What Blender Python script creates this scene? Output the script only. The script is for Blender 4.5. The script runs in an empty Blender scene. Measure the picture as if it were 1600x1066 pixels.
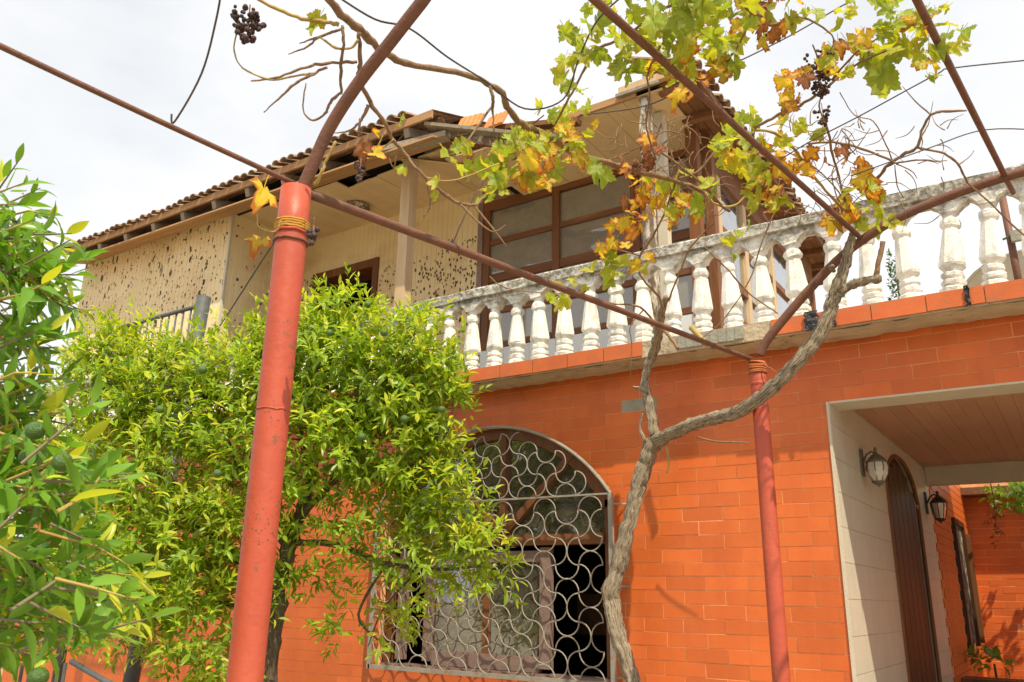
import bpy, math, random
from mathutils import Vector, Matrix
import numpy as np

random.seed(7)
R = math.radians
scene = bpy.context.scene
COL = scene.collection

# ---------------------------------------------------------------- camera
F = 1299.0; CX = 800.0; CY = 533.0          # focal length and centre in photo pixels (1600 wide)
AX = np.array((0.83144054, -0.15078131, -0.53476315))   # world axes in the camera's right/down/forward frame
AY = np.array((0.55535868, 0.25469143, 0.79164955))
AZ = np.array((0.01683363, -0.95519489, 0.29549849))
cam_d = bpy.data.cameras.new('camera')
cam = bpy.data.objects.new('camera', cam_d); COL.objects.link(cam)
rot = Matrix(((AX[0], -AX[1], -AX[2]), (AY[0], -AY[1], -AY[2]), (AZ[0], -AZ[1], -AZ[2])))
cam.matrix_world = rot.to_4x4()
cam_d.sensor_width = 36; cam_d.lens = F / 1600 * 36
cam_d.clip_start = 0.05; cam_d.clip_end = 2000
cam_d.dof.use_dof = True; cam_d.dof.focus_distance = 6.0; cam_d.dof.aperture_fstop = 16.0
scene.camera = cam
GROUND = -1.6                                # eye height 1.6 m

# ---------------------------------------------------------------- sun, sky, exposure
SUN = Vector((-0.53, 0.39, -1.0)).normalized()          # direction the light travels
sun_d = bpy.data.lights.new('sun', 'SUN'); sun_d.energy = 5.0; sun_d.angle = R(0.6); sun_d.color = (1.0, 0.88, 0.64)
sun = bpy.data.objects.new('sun', sun_d); COL.objects.link(sun)
sun.rotation_euler = SUN.to_track_quat('-Z', 'Y').to_euler(); sun.location = (3, -3, 12)
w = bpy.data.worlds.new('World'); scene.world = w; w.use_nodes = True
nt = w.node_tree; N = nt.nodes; L = nt.links
bg = N['Background']
sky = N.new('ShaderNodeTexSky'); sky.sky_type = 'NISHITA'; sky.sun_disc = False
sky.sun_elevation = math.asin(-SUN.z); sky.sun_rotation = math.atan2(-SUN.x, -SUN.y)
tc = N.new('ShaderNodeTexCoord'); mp = N.new('ShaderNodeMapping'); mp.inputs['Scale'].default_value = (1, 1, 2.2)
L.new(tc.outputs['Generated'], mp.inputs['Vector'])
nz = N.new('ShaderNodeTexNoise'); nz.inputs['Scale'].default_value = 1.7; nz.inputs['Detail'].default_value = 7; nz.inputs['Roughness'].default_value = 0.55
L.new(mp.outputs['Vector'], nz.inputs['Vector'])
cr = N.new('ShaderNodeValToRGB'); cr.color_ramp.elements[0].position = 0.36; cr.color_ramp.elements[0].color = (0.74,) * 3 + (1,)
cr.color_ramp.elements[1].position = 0.6; cr.color_ramp.elements[1].color = (0.985,) * 3 + (1,)
L.new(nz.outputs['Fac'], cr.inputs['Fac'])
nz2 = N.new('ShaderNodeTexNoise'); nz2.inputs['Scale'].default_value = 2.6; nz2.inputs['Detail'].default_value = 5
L.new(mp.outputs['Vector'], nz2.inputs['Vector'])
cc = N.new('ShaderNodeMix'); cc.data_type = 'RGBA'
cc.inputs[6].default_value = (9.1, 9.25, 9.45, 1); cc.inputs[7].default_value = (10.2, 10.25, 10.25, 1)
L.new(nz2.outputs['Fac'], cc.inputs[0])
mx = N.new('ShaderNodeMix'); mx.data_type = 'RGBA'
L.new(cr.outputs['Color'], mx.inputs[0]); L.new(sky.outputs['Color'], mx.inputs[6]); L.new(cc.outputs[2], mx.inputs[7])
L.new(mx.outputs[2], bg.inputs['Color']); bg.inputs['Strength'].default_value = 0.1
vs = scene.view_settings; vs.view_transform = 'Standard'; vs.look = 'None'; vs.exposure = 0.15; vs.gamma = 1.0; vs.use_curve_mapping = False

# ---------------------------------------------------------------- helpers
def ray(u, v):
    d = np.array((u - CX, v - CY, F)); return np.array((d @ AX, d @ AY, d @ AZ))
def pY(u, v, Y):                             # photo pixel -> point on the upright plane y = Y
    r = ray(u, v); r = r * (Y / r[1]); return Vector(r)
def pD(u, v, D):                             # photo pixel -> point at a depth
    return Vector(ray(u, v) * (D / F))
def proj(p):
    c = p[0] * AX + p[1] * AY + p[2] * AZ; return CX + F * c[0] / c[2], CY + F * c[1] / c[2], c[2]

class MB:
    def __init__(s): s.v = []; s.f = []; s.m = []
    def add(s, vs, fs, mi=0):
        o = len(s.v); s.v += [tuple(p) for p in vs]; s.f += [tuple(i + o for i in f) for f in fs]; s.m += [mi] * len(fs)
    def box(s, a, b, mi=0):
        x0, y0, z0 = a; x1, y1, z1 = b
        s.add([(x0,y0,z0),(x1,y0,z0),(x1,y1,z0),(x0,y1,z0),(x0,y0,z1),(x1,y0,z1),(x1,y1,z1),(x0,y1,z1)],
              [(0,3,2,1),(4,5,6,7),(0,1,5,4),(1,2,6,5),(2,3,7,6),(3,0,4,7)], mi)
    def beam(s, a, b, wd, ht, up=(0,0,1), mi=0):
        a = Vector(a); b = Vector(b); d = (b - a).normalized(); u = Vector(up); r = d.cross(u)
        if r.length < 1e-4: r = d.cross(Vector((0,1,0)))
        r.normalize(); u = r.cross(d).normalized(); r = r * wd / 2; u = u * ht / 2
        p = [a-r-u, a+r-u, a+r+u, a-r+u, b-r-u, b+r-u, b+r+u, b-r+u]
        s.add(p, [(0,3,2,1),(4,5,6,7),(0,1,5,4),(1,2,6,5),(2,3,7,6),(3,0,4,7)], mi)
    def tube(s, pts, rad, n=8, cap=True, mi=0, rough=0.0):
        pts = [Vector(p) for p in pts]
        if not isinstance(rad, (list, tuple)): rad = [rad] * len(pts)
        vs = []; nrm = None
        for i, p in enumerate(pts):
            t = (pts[min(i+1, len(pts)-1)] - pts[max(i-1, 0)]).normalized()
            if nrm is None:
                nrm = t.orthogonal().normalized()
            else:
                nrm = (nrm - t * nrm.dot(t)); nrm = nrm.normalized() if nrm.length > 1e-6 else t.orthogonal().normalized()
            bn = t.cross(nrm)
            for k in range(n):
                a = 2 * math.pi * k / n; rr = rad[i] * (1 + rough * (random.random() - .5) * 2)
                vs.append(p + (nrm * math.cos(a) + bn * math.sin(a)) * rr)
        fs = []
        for i in range(len(pts) - 1):
            for k in range(n):
                k2 = (k + 1) % n; fs.append((i*n+k, i*n+k2, (i+1)*n+k2, (i+1)*n+k))
        if cap:
            fs.append(tuple(range(n))[::-1]); fs.append(tuple((len(pts)-1)*n + k for k in range(n)))
        s.add(vs, fs, mi)
    def lathe(s, prof, n=12, c=(0,0,0), ph=0.0, mi=0):
        vs = []
        for r, z in prof:
            for k in range(n):
                a = 2*math.pi*k/n + ph; vs.append((c[0]+r*math.cos(a), c[1]+r*math.sin(a), c[2]+z))
        fs = []
        for i in range(len(prof)-1):
            for k in range(n):
                k2 = (k+1) % n; fs.append((i*n+k, i*n+k2, (i+1)*n+k2, (i+1)*n+k))
        fs.append(tuple(range(n))[::-1]); fs.append(tuple((len(prof)-1)*n+k for k in range(n)))
        s.add(vs, fs, mi)
    def mesh(s, name, mats, smooth=False):
        me = bpy.data.meshes.new(name); me.from_pydata(s.v, [], s.f)
        for m in (mats if isinstance(mats, (list, tuple)) else [mats]): me.materials.append(m)
        if len(me.materials) > 1: me.polygons.foreach_set('material_index', s.m)
        if smooth: me.polygons.foreach_set('use_smooth', [True] * len(me.polygons))
        me.update(); return me
    def build(s, name, mats, parent=None, smooth=False, label=None, kind=None):
        return link(name, s.mesh(name, mats, smooth), parent, label, kind)

def link(name, me, parent=None, label=None, kind=None):
    o = bpy.data.objects.new(name, me); COL.objects.link(o)
    if parent is not None: o.parent = parent; o.matrix_parent_inverse = Matrix.Identity(4)
    if label: o['label'] = label
    if kind: o['kind'] = kind
    return o
def thing(name, label, cat, group=None):
    o = link(name, None); o['label'] = label; o['category'] = cat; o.empty_display_size = 0.2
    if group: o['group'] = group
    return o

def catmull(pts, sub=5):
    P = [np.array(p, float) for p in pts]; out = []
    for i in range(len(P) - 1):
        p0 = P[max(i-1, 0)]; p1 = P[i]; p2 = P[i+1]; p3 = P[min(i+2, len(P)-1)]
        for k in range(sub):
            t = k / sub
            out.append(.5*((2*p1)+(-p0+p2)*t+(2*p0-5*p1+4*p2-p3)*t*t+(-p0+3*p1-3*p2+p3)*t**3))
    out.append(P[-1]); return out

# ---------------------------------------------------------------- materials
def nodes(name):
    m = bpy.data.materials.new(name); m.use_nodes = True
    return m, m.node_tree.nodes, m.node_tree.links, m.node_tree.nodes['Principled BSDF']
def noise(N, L, vec, scale, detail=5, rough=.6, stretch=None):
    n = N.new('ShaderNodeTexNoise'); n.inputs['Scale'].default_value = scale; n.inputs['Detail'].default_value = detail; n.inputs['Roughness'].default_value = rough
    if stretch:
        mp = N.new('ShaderNodeMapping'); mp.inputs['Scale'].default_value = stretch; L.new(vec, mp.inputs['Vector']); vec = mp.outputs['Vector']
    L.new(vec, n.inputs['Vector']); return n.outputs['Fac']
def ramp(N, L, fac, stops):
    r = N.new('ShaderNodeValToRGB'); e = r.color_ramp.elements
    while len(e) < len(stops): e.new(0.5)
    for i, (p, c) in enumerate(stops):
        e[i].position = p; e[i].color = (c if len(c) == 4 else tuple(c) + (1,)) if isinstance(c, tuple) else (c, c, c, 1)
    L.new(fac, r.inputs['Fac']); return r.outputs['Color']
def mix(N, L, fac, a, b, mode='MIX'):
    m = N.new('ShaderNodeMix'); m.data_type = 'RGBA'; m.blend_type = mode
    for s, x in ((0, fac), (6, a), (7, b)):
        if isinstance(x, (int, float)): m.inputs[s].default_value = x
        elif isinstance(x, tuple): m.inputs[s].default_value = x if len(x) == 4 else x + (1,)
        else: L.new(x, m.inputs[s])
    return m.outputs[2]
def math_n(N, L, op, a, b=0.0):
    m = N.new('ShaderNodeMath'); m.operation = op
    for i, x in enumerate((a, b)):
        if isinstance(x, (int, float)): m.inputs[i].default_value = x
        else: L.new(x, m.inputs[i])
    return m.outputs[0]
def bump(N, L, b, h, strength, dist=0.01):
    n = N.new('ShaderNodeBump'); n.inputs['Strength'].default_value = strength; n.inputs['Distance'].default_value = dist
    L.new(h, n.inputs['Height']); L.new(n.outputs['Normal'], b.inputs['Normal'])

def pmat(name, c1, c2, scale=6, rough=.7, c3=None, s3=30, t3=(.55, .75), bmp=.3, bscale=60, rnd=0.0, spec=.4, stretch=None, metal=0.0, bdist=.01, streak=None):
    """two-tone noise, optional third tone in patches (wear, dirt), fine relief, per-piece brightness"""
    m, N, L, b = nodes(name)
    g = N.new('ShaderNodeNewGeometry').outputs['Position']
    col = mix(N, L, ramp(N, L, noise(N, L, g, scale, 6, .65, stretch), [(.32, 0.0), (.68, 1.0)]), c1, c2)
    if c3: col = mix(N, L, ramp(N, L, noise(N, L, g, s3, 7, .7, stretch), [(t3[0], 0.0), (t3[1], 1.0)]), col, c3)
    if streak: col = mix(N, L, ramp(N, L, noise(N, L, g, 3.0, 7, .68, (1, 1, .22)), [(.42, 0.0), (.78, .75)]), col, streak)
    if rnd:
        oi = N.new('ShaderNodeObjectInfo').outputs['Random']
        mr = N.new('ShaderNodeMapRange'); mr.inputs[3].default_value = 1 - rnd; mr.inputs[4].default_value = 1 + rnd
        L.new(oi, mr.inputs[0]); col = mix(N, L, 1.0, col, mr.outputs[0], 'MULTIPLY')
    L.new(col, b.inputs['Base Color'])
    b.inputs['Roughness'].default_value = rough; b.inputs['Specular IOR Level'].default_value = spec; b.inputs['Metallic'].default_value = metal
    if bmp: bump(N, L, b, noise(N, L, g, bscale, 4, .6, stretch), bmp, bdist)
    return m

M = {}
M['tile'] = pmat('orange_clinker', (.69, .160, .030), (.59, .128, .026), 2.2, .42, c3=(.78, .24, .05), s3=9, t3=(.62, .82), bmp=.12, bscale=45, rnd=.10, spec=.45, streak=(.52, .095, .018))
M['mortar'] = pmat('pale_mortar', (.84, .50, .27), (.66, .24, .08), 4.5, .9, bmp=.4)
M['edge_tile'] = pmat('terracotta_edge', (.62, .15, .04), (.52, .115, .032), 5, .55, c3=(.36, .16, .08), s3=9, t3=(.52, .74), bmp=.15, rnd=.08)
M['concrete'] = pmat('cream_concrete', (.52, .43, .31), (.40, .32, .22), 5, .9, c3=(.20, .155, .10), s3=6, t3=(.56, .72), bmp=.8, bscale=22, bdist=.02)
M['concrete_grey'] = pmat('grey_cement', (.36, .35, .29), (.26, .25, .21), 9, .95, bmp=.7, bscale=35)
M['paint_cream'] = pmat('cream_plaster', (.60, .54, .44), (.52, .46, .36), 4, .75, c3=(.34, .28, .2), s3=7, t3=(.64, .8), bmp=.3)
M['jamb_tile'] = pmat('ivory_tile', (.66, .61, .52), (.60, .55, .46), 6, .35, bmp=.35, bscale=24, rnd=.03, spec=.5, stretch=(1, 1, .6))
M['low_tile'] = pmat('white_tile', (.72, .76, .78), (.66, .71, .74), 3, .3, rnd=.04, bmp=0)
M['wood'] = pmat('brown_wood', (.22, .085, .03), (.13, .05, .018), 8, .6, c3=(.36, .19, .09), s3=12, t3=(.58, .8), bmp=.4, bscale=30, stretch=(1, 1, .12), rnd=.15)
M['wood_x'] = pmat('brown_wood_rail', (.22, .085, .03), (.13, .05, .018), 8, .6, c3=(.36, .19, .09), s3=12, t3=(.58, .8), bmp=.4, bscale=30, stretch=(.12, 1, 1), rnd=.15)
M['wood_tan'] = pmat('tan_board', (.46, .27, .12), (.36, .19, .08), 7, .6, c3=(.22, .12, .06), s3=9, t3=(.62, .82), bmp=.3, stretch=(.15, 1, 1), rnd=.1)
M['wood_pale'] = pmat('weathered_pale_wood', (.58, .43, .27), (.48, .32, .17), 9, .7, c3=(.62, .52, .40), s3=8, t3=(.5, .7), bmp=.5, bscale=40, stretch=(1, 1, .1))
M['wood_grey'] = pmat('weathered_grey_wood', (.34, .29, .23), (.22, .17, .12), 12, .85, c3=(.12, .08, .05), s3=10, t3=(.56, .72), bmp=.7, bscale=40, rnd=.15)
M['peel'] = pmat('peeling_white_paint', (.62, .58, .51), (.48, .42, .34), 10, .8, c3=(.17, .12, .08), s3=14, t3=(.42, .52), bmp=.9, bscale=25, stretch=(1, 1, .35), bdist=.02)
M['dark_wood'] = pmat('dark_varnished_door', (.045, .018, .008), (.085, .034, .013), 4, .45, c3=(.022, .010, .005), s3=6, t3=(.5, .7), bmp=.25, stretch=(1, 1, .2))
M['rafter'] = pmat('old_rafter', (.24, .11, .05), (.15, .065, .03), 9, .85, c3=(.30, .16, .09), s3=10, bmp=.5, stretch=(1, .3, 1), rnd=.2)
M['dark'] = pmat('shade_black', (.018, .014, .012), (.03, .024, .02), 3, .95, bmp=0)  # near-black colour standing in for unlit rooms and roof space
M['roof_tile'] = pmat('old_clay_tile', (.33, .19, .12), (.24, .13, .085), 7, .9, c3=(.40, .33, .25), s3=14, t3=(.46, .62), bmp=.7, bscale=35, rnd=.18)
M['roof_new'] = pmat('fresh_broken_tile', (.66, .30, .11), (.58, .24, .09), 14, .9, bmp=.8, bscale=30)
M['pipe'] = pmat('rusty_pipe', (.20, .088, .055), (.14, .062, .042), 14, .6, c3=(.10, .06, .048), s3=16, t3=(.55, .7), bmp=.35, bscale=70)
M['galv'] = pmat('grey_steel', (.11, .12, .125), (.075, .08, .085), 14, .5, c3=(.2, .19, .17), s3=30, t3=(.62, .76), bmp=.2)
M['grille'] = pmat('worn_grille_paint', (.33, .31, .27), (.26, .235, .205), 14, .6, c3=(.27, .15, .085), s3=9, t3=(.54, .68), bmp=.3)
M['wire'] = pmat('dark_wire', (.09, .07, .06), (.06, .045, .04), 20, .6, bmp=0)
M['lamp_metal'] = pmat('black_lantern_metal', (.028, .024, .022), (.05, .04, .034), 20, .5, bmp=.1)
M['lamp_aged'] = pmat('aged_lantern_metal', (.10, .085, .06), (.18, .15, .11), 20, .6, bmp=.2)
M['ground'] = pmat('earth_and_paving', (.38, .31, .22), (.30, .245, .165), 3, .9, c3=(.14, .12, .06), s3=2, bmp=.5)
M['plastic'] = pmat('black_plastic', (.012, .012, .014), (.03, .03, .034), 10, .3, bmp=.9, bscale=40, bdist=.02)
M['rope'] = pmat('rusty_tie', (.50, .16, .05), (.38, .12, .05), 20, .8, bmp=.4)
M['dish'] = pmat('dish_white', (.50, .47, .41), (.44, .41, .35), 4, .5, bmp=0)
M['milk'] = pmat('milky_glass', (.62, .60, .54), (.52, .5, .44), 8, .35, bmp=0)
def bark_mat(name, pale, mid, dark):
    m, N, L, b = nodes(name); at = N.new('ShaderNodeAttribute'); at.attribute_name = 'fib'; g = at.outputs['Vector']
    f1 = noise(N, L, g, 3.4, 8, .7); f2 = noise(N, L, g, 8.5, 6, .7)
    col = mix(N, L, ramp(N, L, f1, [(.36, 0.0), (.62, 1.0)]), mid, pale)
    col = mix(N, L, ramp(N, L, f2, [(.40, 1.0), (.50, 0.0)]), col, dark)
    p = N.new('ShaderNodeNewGeometry').outputs['Position']
    col = mix(N, L, ramp(N, L, noise(N, L, p, 9, 4), [(.66, 0.0), (.72, .8)]), col, (.50, .42, .10))
    L.new(col, b.inputs['Base Color']); b.inputs['Roughness'].default_value = .95
    bump(N, L, b, math_n(N, L, 'ADD', f2, f1), 1.0, .03); return m
M['bark'] = bark_mat('vine_bark', (.64, .54, .41), (.42, .33, .23), (.12, .085, .055))
M['cane'] = pmat('vine_cane', (.22, .13, .075), (.30, .19, .11), 18, .85, c3=(.12, .075, .05), s3=30, t3=(.55, .7), bmp=.6, bscale=80)
M['cane_young'] = pmat('young_cane', (.42, .33, .09), (.36, .22, .07), 14, .6, bmp=.2)
M['tree_bark'] = bark_mat('citrus_bark', (.26, .21, .15), (.17, .13, .085), (.09, .065, .045))
M['grape'] = pmat('dried_grape', (.040, .022, .028), (.085, .045, .04), 60, .6, c3=(.22, .10, .05), s3=40, t3=(.56, .7), bmp=.5, bscale=120, rnd=.3)
M['fruit'] = pmat('green_fruit', (.045, .11, .018), (.085, .16, .025), 12, .35, bmp=.5, bscale=220, spec=.5)

def siding(name, groove, axis, dens, big):
    """cream boards with grooves and flaked holes"""
    m, N, L, b = nodes(name)
    g = N.new('ShaderNodeNewGeometry').outputs['Position']
    col = mix(N, L, ramp(N, L, noise(N, L, g, 1.3, 5), [(.35, 0.0), (.7, 1.0)]), (.80, .66, .40), (.72, .57, .33))
    col = mix(N, L, ramp(N, L, noise(N, L, g, 1.1, 6, .6, (1, 1, 2)), [(.5, 0.0), (.75, .55)]), col, (.46, .26, .10))
    dn = N.new('ShaderNodeTexNoise'); dn.inputs['Scale'].default_value = 30; L.new(g, dn.inputs['Vector'])
    ad = N.new('ShaderNodeVectorMath'); ad.operation = 'MULTIPLY_ADD'; ad.inputs[1].default_value = (.035,) * 3
    L.new(dn.outputs['Color'], ad.inputs[0]); L.new(g, ad.inputs[2])
    tot = None
    for sc, r0, p, st in ((25, .54, dens, (1, 1, .62)), (13, .40, dens * .6, (1, 1, .5)), (4.5, .24, big, (1, 1, .38))):
        mp = N.new('ShaderNodeMapping'); mp.inputs['Scale'].default_value = st; L.new(ad.outputs[0], mp.inputs['Vector'])
        v = N.new('ShaderNodeTexVoronoi'); v.inputs['Scale'].default_value = sc; L.new(mp.outputs['Vector'], v.inputs['Vector'])
        sp = N.new('ShaderNodeSeparateColor'); L.new(v.outputs['Color'], sp.inputs['Color'])
        pres = math_n(N, L, 'LESS_THAN', sp.outputs[0], p)
        rad = math_n(N, L, 'MULTIPLY', sp.outputs[1], r0)
        h = math_n(N, L, 'MULTIPLY', math_n(N, L, 'LESS_THAN', v.outputs['Distance'], rad), pres)
        tot = h if tot is None else math_n(N, L, 'MAXIMUM', tot, h)
    msk = ramp(N, L, noise(N, L, g, 1.6, 4), [(.24, 0.0), (.40, 1.0)])
    tot = math_n(N, L, 'MULTIPLY', tot, msk)
    if groove == 'upper_clear':                     # the boards up under the ceiling are sound
        sx = N.new('ShaderNodeSeparateXYZ'); L.new(g, sx.inputs[0])
        zz = math_n(N, L, 'ADD', sx.outputs[2], math_n(N, L, 'MULTIPLY', noise(N, L, g, 2.5, 3), 1.2))
        tot = math_n(N, L, 'MULTIPLY', tot, math_n(N, L, 'LESS_THAN', zz, 4.62))
    col = mix(N, L, tot, col, (.075, .045, .022))
    L.new(col, b.inputs['Base Color']); b.inputs['Roughness'].default_value = .75
    bump(N, L, b, math_n(N, L, 'MULTIPLY', tot, -1.0), .6, .03)
    return m
M['siding_front'] = siding('cream_siding_flaked', 'all', 'x', .80, .30)
M['siding_rear'] = siding('cream_siding_rear', 'upper_clear', 'x', .85, .30)
M['siding_side'] = siding('cream_siding_side', 'all', 'y', .12, .03)
M['soffit'] = pmat('tan_soffit_board', (.74, .56, .34), (.66, .48, .28), 3, .7, c3=(.46, .30, .15), s3=5, t3=(.62, .8), bmp=.15, rnd=.06)
M['pass_ceil'] = pmat('passage_board', (.60, .34, .22), (.52, .27, .17), 3, .65, bmp=.2, rnd=.06, stretch=(1, .2, 1))

def baluster_mat():
    m, N, L, b = nodes('weathered_white_concrete')
    gm = N.new('ShaderNodeNewGeometry'); g = gm.outputs['Position']
    col = mix(N, L, ramp(N, L, noise(N, L, g, 5, 6), [(.3, 0.0), (.7, 1.0)]), (.90, .88, .84), (.80, .78, .73))
    col = mix(N, L, ramp(N, L, noise(N, L, g, 9, 8, .7, (1, 1, .5)), [(.48, 0.0), (.68, .9)]), col, (.38, .37, .35))
    col = mix(N, L, ramp(N, L, noise(N, L, g, 4.3, 5, .6), [(.62, 0.0), (.75, .6)]), col, (.60, .35, .22))
    sx = N.new('ShaderNodeSeparateXYZ'); L.new(gm.outputs['Position'], sx.inputs[0])
    top = math_n(N, L, 'ADD', sx.outputs[2], math_n(N, L, 'MULTIPLY', noise(N, L, g, 6, 5), .55))
    lich = math_n(N, L, 'MULTIPLY', ramp(N, L, math_n(N, L, 'SUBTRACT', top, 2.0), [(.76, 0.0), (.93, 1.0)]), ramp(N, L, noise(N, L, g, 24, 6, .75), [(.32, 0.0), (.56, 1.0)]))
    col = mix(N, L, lich, col, (.20, .185, .15))
    L.new(col, b.inputs['Base Color']); b.inputs['Roughness'].default_value = .9
    bump(N, L, b, noise(N, L, g, 40, 6, .7), .7, .012)
    return m
M['white'] = baluster_mat()

def post_mat():
    m, N, L, b = nodes('red_oxide_paint')
    g = N.new('ShaderNodeNewGeometry').outputs['Position']
    col = mix(N, L, ramp(N, L, noise(N, L, g, 5, 5), [(.3, 0.0), (.7, 1.0)]), (.50, .088, .045), (.43, .073, .038))
    col = mix(N, L, ramp(N, L, noise(N, L, g, 7, 4, .5, (1, 1, .3)), [(.55, 0.0), (.75, .5)]), col, (.56, .135, .075))
    v = N.new('ShaderNodeTexVoronoi'); v.inputs['Scale'].default_value = 130; L.new(g, v.inputs['Vector'])
    sp = N.new('ShaderNodeSeparateColor'); L.new(v.outputs['Color'], sp.inputs['Color'])
    pit = math_n(N, L, 'LESS_THAN', v.outputs['Distance'], math_n(N, L, 'MULTIPLY', sp.outputs[0], .42))
    pit = math_n(N, L, 'MULTIPLY', pit, ramp(N, L, noise(N, L, g, 3.2, 4), [(.54, 0.0), (.62, 1.0)]))
    col = mix(N, L, pit, col, (.20, .075, .035))
    st = ramp(N, L, noise(N, L, g, 9, 6, .7, (1, 1, .12)), [(.52, 0.0), (.75, .55)])
    col = mix(N, L, st, col, (.36, .07, .04))
    sx = N.new('ShaderNodeSeparateXYZ'); L.new(g, sx.inputs[0])
    rust = ramp(N, L, math_n(N, L, 'ADD', sx.outputs[2], math_n(N, L, 'MULTIPLY', math_n(N, L, 'SUBTRACT', noise(N, L, g, 14, 6, .7), .5), .5)), [(.0, 0.0), (1.0, 1.0)])
    rust = math_n(N, L, 'GREATER_THAN', math_n(N, L, 'ADD', noise(N, L, g, 22, 7, .75), math_n(N, L, 'MULTIPLY', noise(N, L, g, 2.3, 2), .55)), .935)
    col = mix(N, L, rust, col, (.24, .085, .04))
    chip = ramp(N, L, noise(N, L, g, 26, 2, .4, (1, 1, 1.3)), [(.795, 0.0), (.81, 1.0)])
    col = mix(N, L, chip, col, (.75, .68, .6))
    L.new(col, b.inputs['Base Color']); b.inputs['Roughness'].default_value = .5
    bump(N, L, b, math_n(N, L, 'ADD', noise(N, L, g, 30, 4), math_n(N, L, 'MULTIPLY', pit, 1.0)), .25, .01)
    return m
M['post'] = post_mat()

def glass_mat(name, tint, dust):
    m, N, L, b = nodes(name)
    out = N['Material Output']; g = N.new('ShaderNodeNewGeometry').outputs['Position']
    tr = N.new('ShaderNodeBsdfTransparent'); tr.inputs[0].default_value = tint
    gl = N.new('ShaderNodeBsdfGlossy'); gl.inputs['Roughness'].default_value = .03; gl.inputs['Color'].default_value = (.9, .92, .95, 1)
    lw = N.new('ShaderNodeFresnel'); lw.inputs['IOR'].default_value = 1.6
    f2 = math_n(N, L, 'ADD', math_n(N, L, 'MULTIPLY', lw.outputs[0], 2.2), .10)
    nb = N.new('ShaderNodeBump'); nb.inputs['Strength'].default_value = .05; nb.inputs['Distance'].default_value = .01
    L.new(noise(N, L, g, 5, 2), nb.inputs['Height']); L.new(nb.outputs[0], gl.inputs['Normal'])
    s1 = N.new('ShaderNodeMixShader'); L.new(f2, s1.inputs[0]); L.new(tr.outputs[0], s1.inputs[1]); L.new(gl.outputs[0], s1.inputs[2])
    b.inputs['Base Color'].default_value = (.42, .38, .31, 1); b.inputs['Roughness'].default_value = .8
    s2 = N.new('ShaderNodeMixShader'); L.new(ramp(N, L, noise(N, L, g, 6, 7, .7), [(.35, dust * (.4 if dust < .3 else .85)), (.75, dust * (1.7 if dust < .3 else 1.2))]), s2.inputs[0])
    L.new(s1.outputs[0], s2.inputs[1]); L.new(b.outputs[0], s2.inputs[2]); L.new(s2.outputs[0], out.inputs[0])
    return m
M['glass'] = glass_mat('dusty_window_glass', (.75, .78, .78, 1), .14)
M['glass_dust_reflection'] = glass_mat('dusty_reflection_glass', (.6, .58, .5, 1), .46)  # beige film: part dust, part painted-in reflection of the soffit
M['glass_clean'] = glass_mat('lantern_glass', (.9, .88, .8, 1), .35)

def leaf_mat(name, c1, c2, edge=None, trans=.45, rough=.38, scale=9, e0=.72, rnd=.25, attr=True):
    m, N, L, b = nodes(name); out = N['Material Output']
    g = N.new('ShaderNodeNewGeometry').outputs['Position']
    n = noise(N, L, g, scale, 4)
    col = mix(N, L, ramp(N, L, n, [(.35, 0.0), (.65, 1.0)]), c1, c2)
    a = N.new('ShaderNodeAttribute'); a.attribute_name = 'edge'
    if edge:
        f = math_n(N, L, 'ADD', a.outputs['Fac'], math_n(N, L, 'MULTIPLY', math_n(N, L, 'SUBTRACT', noise(N, L, g, 28, 3), .5), .9))
        col = mix(N, L, ramp(N, L, f, [(e0, 0.0), (e0 + .14, 1.0)]), col, edge)
    r = N.new('ShaderNodeAttribute'); r.attribute_name = 'tone'
    oi = N.new('ShaderNodeObjectInfo').outputs['Random']
    tone = r.outputs['Fac'] if attr else oi
    mr = N.new('ShaderNodeMapRange'); mr.inputs[3].default_value = 1 - rnd; mr.inputs[4].default_value = 1 + rnd
    L.new(tone, mr.inputs[0]); col = mix(N, L, 1.0, col, mr.outputs[0], 'MULTIPLY')
    L.new(col, b.inputs['Base Color']); b.inputs['Roughness'].default_value = rough; b.inputs['Specular IOR Level'].default_value = .45
    t = N.new('ShaderNodeBsdfTranslucent'); tcol = mix(N, L, 1.0, col, (1.5, 1.35, .55), 'MULTIPLY'); L.new(tcol, t.inputs['Color'])
    s = N.new('ShaderNodeMixShader'); s.inputs[0].default_value = trans
    L.new(b.outputs[0], s.inputs[1]); L.new(t.outputs[0], s.inputs[2]); L.new(s.outputs[0], out.inputs[0])
    return m
M['vine_green'] = leaf_mat('vine_leaf_green', (.24, .34, .035), (.33, .42, .06), (.36, .30, .04), .5, .5, e0=.95, attr=False)
M['vine_lime'] = leaf_mat('vine_leaf_lime', (.42, .44, .04), (.30, .40, .05), (.50, .36, .04), .5, .5, e0=.85, attr=False)
M['vine_yellow'] = leaf_mat('vine_leaf_yellow', (.62, .45, .045), (.48, .42, .05), (.45, .15, .03), .5, .55, e0=.74, attr=False)
M['vine_orange'] = leaf_mat('vine_leaf_orange', (.62, .36, .04), (.56, .24, .03), (.30, .11, .035), .45, .6, e0=.62, attr=False)
M['vine_brown'] = leaf_mat('vine_leaf_brown', (.34, .14, .055), (.24, .09, .04), (.15, .06, .03), .3, .75, e0=.7, attr=False)
M['citrus_leaf'] = leaf_mat('citrus_leaf', (.21, .35, .026), (.31, .45, .036), None, .46, .36, scale=2.2, rnd=.38)
M['citrus_young'] = leaf_mat('citrus_young_leaf', (.56, .60, .05), (.45, .53, .045), None, .45, .35, scale=3, rnd=.25)
M['orange_leaf'] = leaf_mat('orange_tree_leaf', (.125, .30, .032), (.19, .37, .04), None, .44, .28, scale=6, rnd=.28)
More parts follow.
